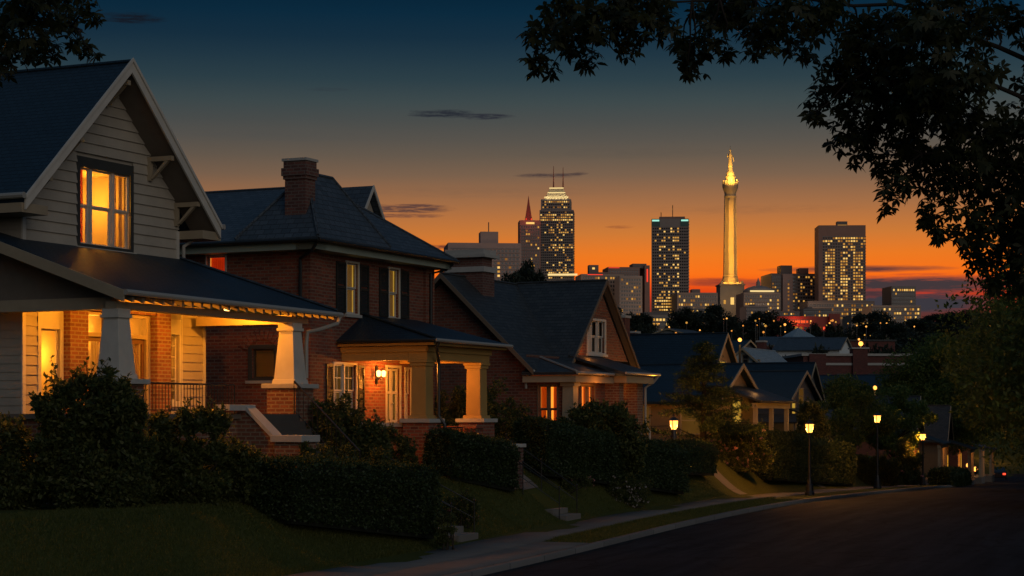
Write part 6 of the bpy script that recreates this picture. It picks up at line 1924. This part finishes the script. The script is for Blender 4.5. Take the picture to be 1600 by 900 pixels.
for sx in (-3.2, 0, 3.2): lamp_light((p.x + sx, p.y - 6, Z(441)), 260, (1, .46, .05), .4, name='flood_light')
spot((p.x, p.y - 16, Z(292)), (p.x, p.y, Z(258)), 60000, R(70), (1, .50, .07))
lamp_light((p.x, p.y - 5.2, Z(280)), 2200, (1, .46, .05), .4, name='flood_light')
t.scale = (.9, .9, 1)
# street lighting at the foot of the towers
for px, Y_ in ((740, 880), (860, 900), (940, 850), (1040, 880), (1100, 880), (1190, 880), (1245, 900), (1320, 860), (1400, 830)):
    q = at(px, 505, Y_); lamp_light((q.x, q.y - 18, q.z + 10), 3600, (1, .58, .34), 1.5, name='street_glow')
# small street lights glimmering among the far trees
rg = random.Random(12)
G = MB(); G.ball((0, 0, 0), 1, 6); gm_ = [G.mesh('globe') for _ in range(3)]
for m_, k in zip(gm_, ('speck', 'speck_dim', 'lit_b')): m_.materials.append(M[k])
PO = MB(); PO.tube([(0, 0, -7), (0, 0, -.4)], .12, 5); po = PO.mesh('pole'); po.materials.append(M['iron'])
for i in range(72):
    px = rg.uniform(960, 1440); py = rg.uniform(497, 517) if i < 46 else rg.uniform(517, 552); Y_ = rg.uniform(430, 640) if i < 46 else rg.uniform(225, 400) * (1.0 if py > 530 else 1.15)
    q = at(px, py, Y_)
    t = thing('street_light', 'tiny warm street light glimmering among the dark trees below the towers' if i < 46 else 'small warm street light glimmering between the dark mid-distance roofs', 'street light', q, 0, 'distant street lights' if i < 46 else 'street lights between the roofs')
    o = link('globe', gm_[i % 3], None, t); r_ = rg.choice((.11, .14, .18, .22, .30)); o.scale = (r_, r_, r_)
    link('pole', po, None, t)

# ------------------------------------------------------------------ sky, sun glow and camera
def srgb(r, g, b):
    f = lambda c: c / 255 / 12.92 if c / 255 <= .04045 else ((c / 255 + .055) / 1.055) ** 2.4
    return (f(r), f(g), f(b))
W = bpy.data.worlds.new('World'); SC.world = W; W.use_nodes = True
nt = W.node_tree; N = nt.nodes; LK = nt.links
class WT(NT):
    def __init__(s): s.nt = nt; s.n = N; s.l = LK
w = WT()
bg = N['Background']
co = w.coord('Generated')
sep = N.new('ShaderNodeSeparateXYZ'); w.to(co, sep.inputs[0])
hyp = w.math('POWER', w.math('ADD', w.math('MULTIPLY', sep.outputs[0], sep.outputs[0]), w.math('MULTIPLY', sep.outputs[1], sep.outputs[1])), .5)
el = w.math('DIVIDE', sep.outputs[2], w.math('MAXIMUM', hyp, .02))          # tangent of the elevation
az = w.math('DIVIDE', sep.outputs[0], w.math('MAXIMUM', sep.outputs[1], .05))   # tangent of the bearing, ahead = 0
fac = w.math('DIVIDE', el, .30, True)
hh = lambda py: (HOR - py) / FOC / .30
stops = [(0, srgb(70, 40, 40)), (hh(500), srgb(92, 50, 44)), (hh(474), srgb(160, 52, 28)), (hh(458), srgb(222, 66, 22)), (hh(445), srgb(240, 88, 22)), (hh(430), srgb(252, 114, 24)), (hh(400), srgb(238, 122, 34)), (hh(365), srgb(206, 122, 54)),
         (hh(320), srgb(166, 111, 70)), (hh(275), srgb(124, 98, 77)), (hh(245), srgb(103, 90, 77)), (hh(220), srgb(89, 84, 77)), (hh(190), srgb(75, 78, 76)), (hh(160), srgb(62, 74, 76)), (hh(125), srgb(45, 64, 72)), (hh(90), srgb(33, 55, 68)), (hh(60), srgb(22, 47, 64)), (hh(20), srgb(11, 42, 62)), (hh(-20), srgb(6, 34, 54)), (1, srgb(5, 26, 46))]
sky = w.ramp(fac, stops)
# twilight is strongest over the skyline and dies away to the sides and behind
away = w.math('SUBTRACT', 1.0, w.math('MULTIPLY', w.math('POWER', w.math('ABSOLUTE', w.math('SUBTRACT', az, .10)), 1.6), .9), True)
ahead = w.math('GREATER_THAN', sep.outputs[1], 0.0)
glow = w.math('MULTIPLY', away, ahead)
night = w.ramp(fac, [(0, srgb(22, 24, 30)), (.5, srgb(16, 32, 46)), (1, srgb(9, 26, 42))])
sky = w.mixc(w.math('ADD', w.math('MULTIPLY', glow, .97), .03), night, sky)
# the upper dome keeps more blue light than the band over the skyline
zen = w.math('MULTIPLY', w.math('SUBTRACT', el, .26), 1.6, True)
sky = w.mixc(zen, sky, (.030, .066, .115))
# cloud streaks
cv = N.new('ShaderNodeCombineXYZ'); w.to(az, cv.inputs[0]); w.to(w.math('MULTIPLY', el, 9.0), cv.inputs[1])
n1 = w.noise(cv.outputs[0], 60, 8, .62); n2 = w.noise(cv.outputs[0], 12, 4, .55)
rag = w.math('ADD', .34, w.math('MULTIPLY', w.math('SUBTRACT', w.noise(cv.outputs[0], 110, 7, .65), .40), 5.0, True), True)      # torn edges and gaps
def streak(px, py, wx, wy, depth, col, edge=2.0, torn=True):
    k0, h0 = (px - 800) / FOC, (HOR - py) / FOC
    dx = w.math('DIVIDE', w.math('SUBTRACT', az, k0), wx / FOC); dy = w.math('DIVIDE', w.math('SUBTRACT', el, h0), wy / FOC)
    d = w.math('ADD', w.math('MULTIPLY', dx, dx), w.math('MULTIPLY', dy, dy))
    m = w.math('MULTIPLY', rag if torn else 1.0, w.math('MULTIPLY', w.math('SUBTRACT', w.math('ADD', 1.0 - edge * .62, w.math('MULTIPLY', n1, edge * 1.6)), d), depth, True))
    return w.math('MULTIPLY', w.math('MULTIPLY', m, ahead), .999), col
for st in [(690, 178, 46, 7, .9, srgb(40, 44, 52)), (760, 182, 38, 5, .8, srgb(44, 46, 54)), (205, 40, 52, 8, .9, srgb(20, 26, 36)), (640, 326, 62, 7, 1.1, srgb(96, 66, 58)), (625, 338, 60, 4, .7, srgb(112, 72, 58)), (690, 386, 48, 3.5, .8, srgb(120, 62, 44)), (862, 274, 52, 3.5, .8, srgb(74, 60, 58)), (905, 272, 14, 3, .7, srgb(74, 60, 58)), (968, 355, 22, 2.2, .6, srgb(150, 84, 50)), (512, 142, 30, 3, .35, srgb(44, 50, 58)), (420, 215, 150, 9, .16, srgb(74, 76, 76)), (980, 240, 190, 8, .14, srgb(84, 78, 72)), (760, 300, 200, 9, .16, srgb(120, 92, 72)), (1180, 330, 160, 7, .16, srgb(130, 92, 66)),
           (1120, 442, 70, 7, .85, srgb(150, 62, 42)), (1340, 424, 150, 6, .8, srgb(96, 56, 52)), (1260, 445, 130, 9, .8, srgb(92, 58, 54)), (1440, 450, 190, 16, 1.0, srgb(66, 55, 58)), (1420, 478, 150, 18, 1.2, srgb(58, 55, 62)), (1350, 462, 60, 6, .8, srgb(70, 50, 54))]:
    m, c = streak(*st, torn=st[0] < 1100 or st[1] < 400, edge=2.0 if st[0] < 1100 or st[1] < 400 else .9); sky = w.mixc(m, sky, c)
for st in [(1440, 462, 26, 2.2, 1.0, srgb(176, 58, 44)), (1180, 470, 60, 5, .8, srgb(196, 54, 26)), (1430, 433, 60, 2.0, .6, srgb(206, 82, 40))]:
    m, c = streak(*st, edge=.5); sky = w.mixc(m, sky, c)
w.to(sky, bg.inputs[0]); bg.inputs[1].default_value = 1.0

# the last daylight of the sky behind the camera: one very soft, weak sun
L = bpy.data.lights.new('sun', 'SUN'); L.energy = .46; L.angle = R(50); L.color = (1.0, .91, .82)
so = bpy.data.objects.new('sun', L); COL.objects.link(so)
so.rotation_euler = Vector((-.45, .83, -.30)).to_track_quat('-Z', 'Y').to_euler()

cam = bpy.data.cameras.new('camera'); co_ = bpy.data.objects.new('camera', cam); COL.objects.link(co_)
co_.location = (0, 0, EYE); co_.rotation_euler = (R(90), 0, 0)
cam.sensor_width = 36; cam.lens = FOC / 1600 * 36; cam.shift_y = (HOR - 450) / 1600
cam.clip_start = .3; cam.clip_end = 20000
SC.camera = co_
SC.render.resolution_x, SC.render.resolution_y = 1024, 576
SC.view_settings.view_transform = 'Standard'; SC.view_settings.look = 'None'; SC.view_settings.exposure = 0; SC.view_settings.gamma = 1
SC.render.engine = 'CYCLES'
try:
    SC.cycles.use_denoising = True; SC.cycles.denoiser = 'OPENIMAGEDENOISE'
    bpy.context.view_layer.cycles.use_denoising = True
except Exception: pass
SC.cycles.max_bounces = 6; SC.cycles.diffuse_bounces = 3; SC.cycles.glossy_bounces = 3; SC.cycles.transparent_max_bounces = 8
SC.cycles.sample_clamp_indirect = 4.0; SC.cycles.caustics_reflective = False; SC.cycles.caustics_refractive = False
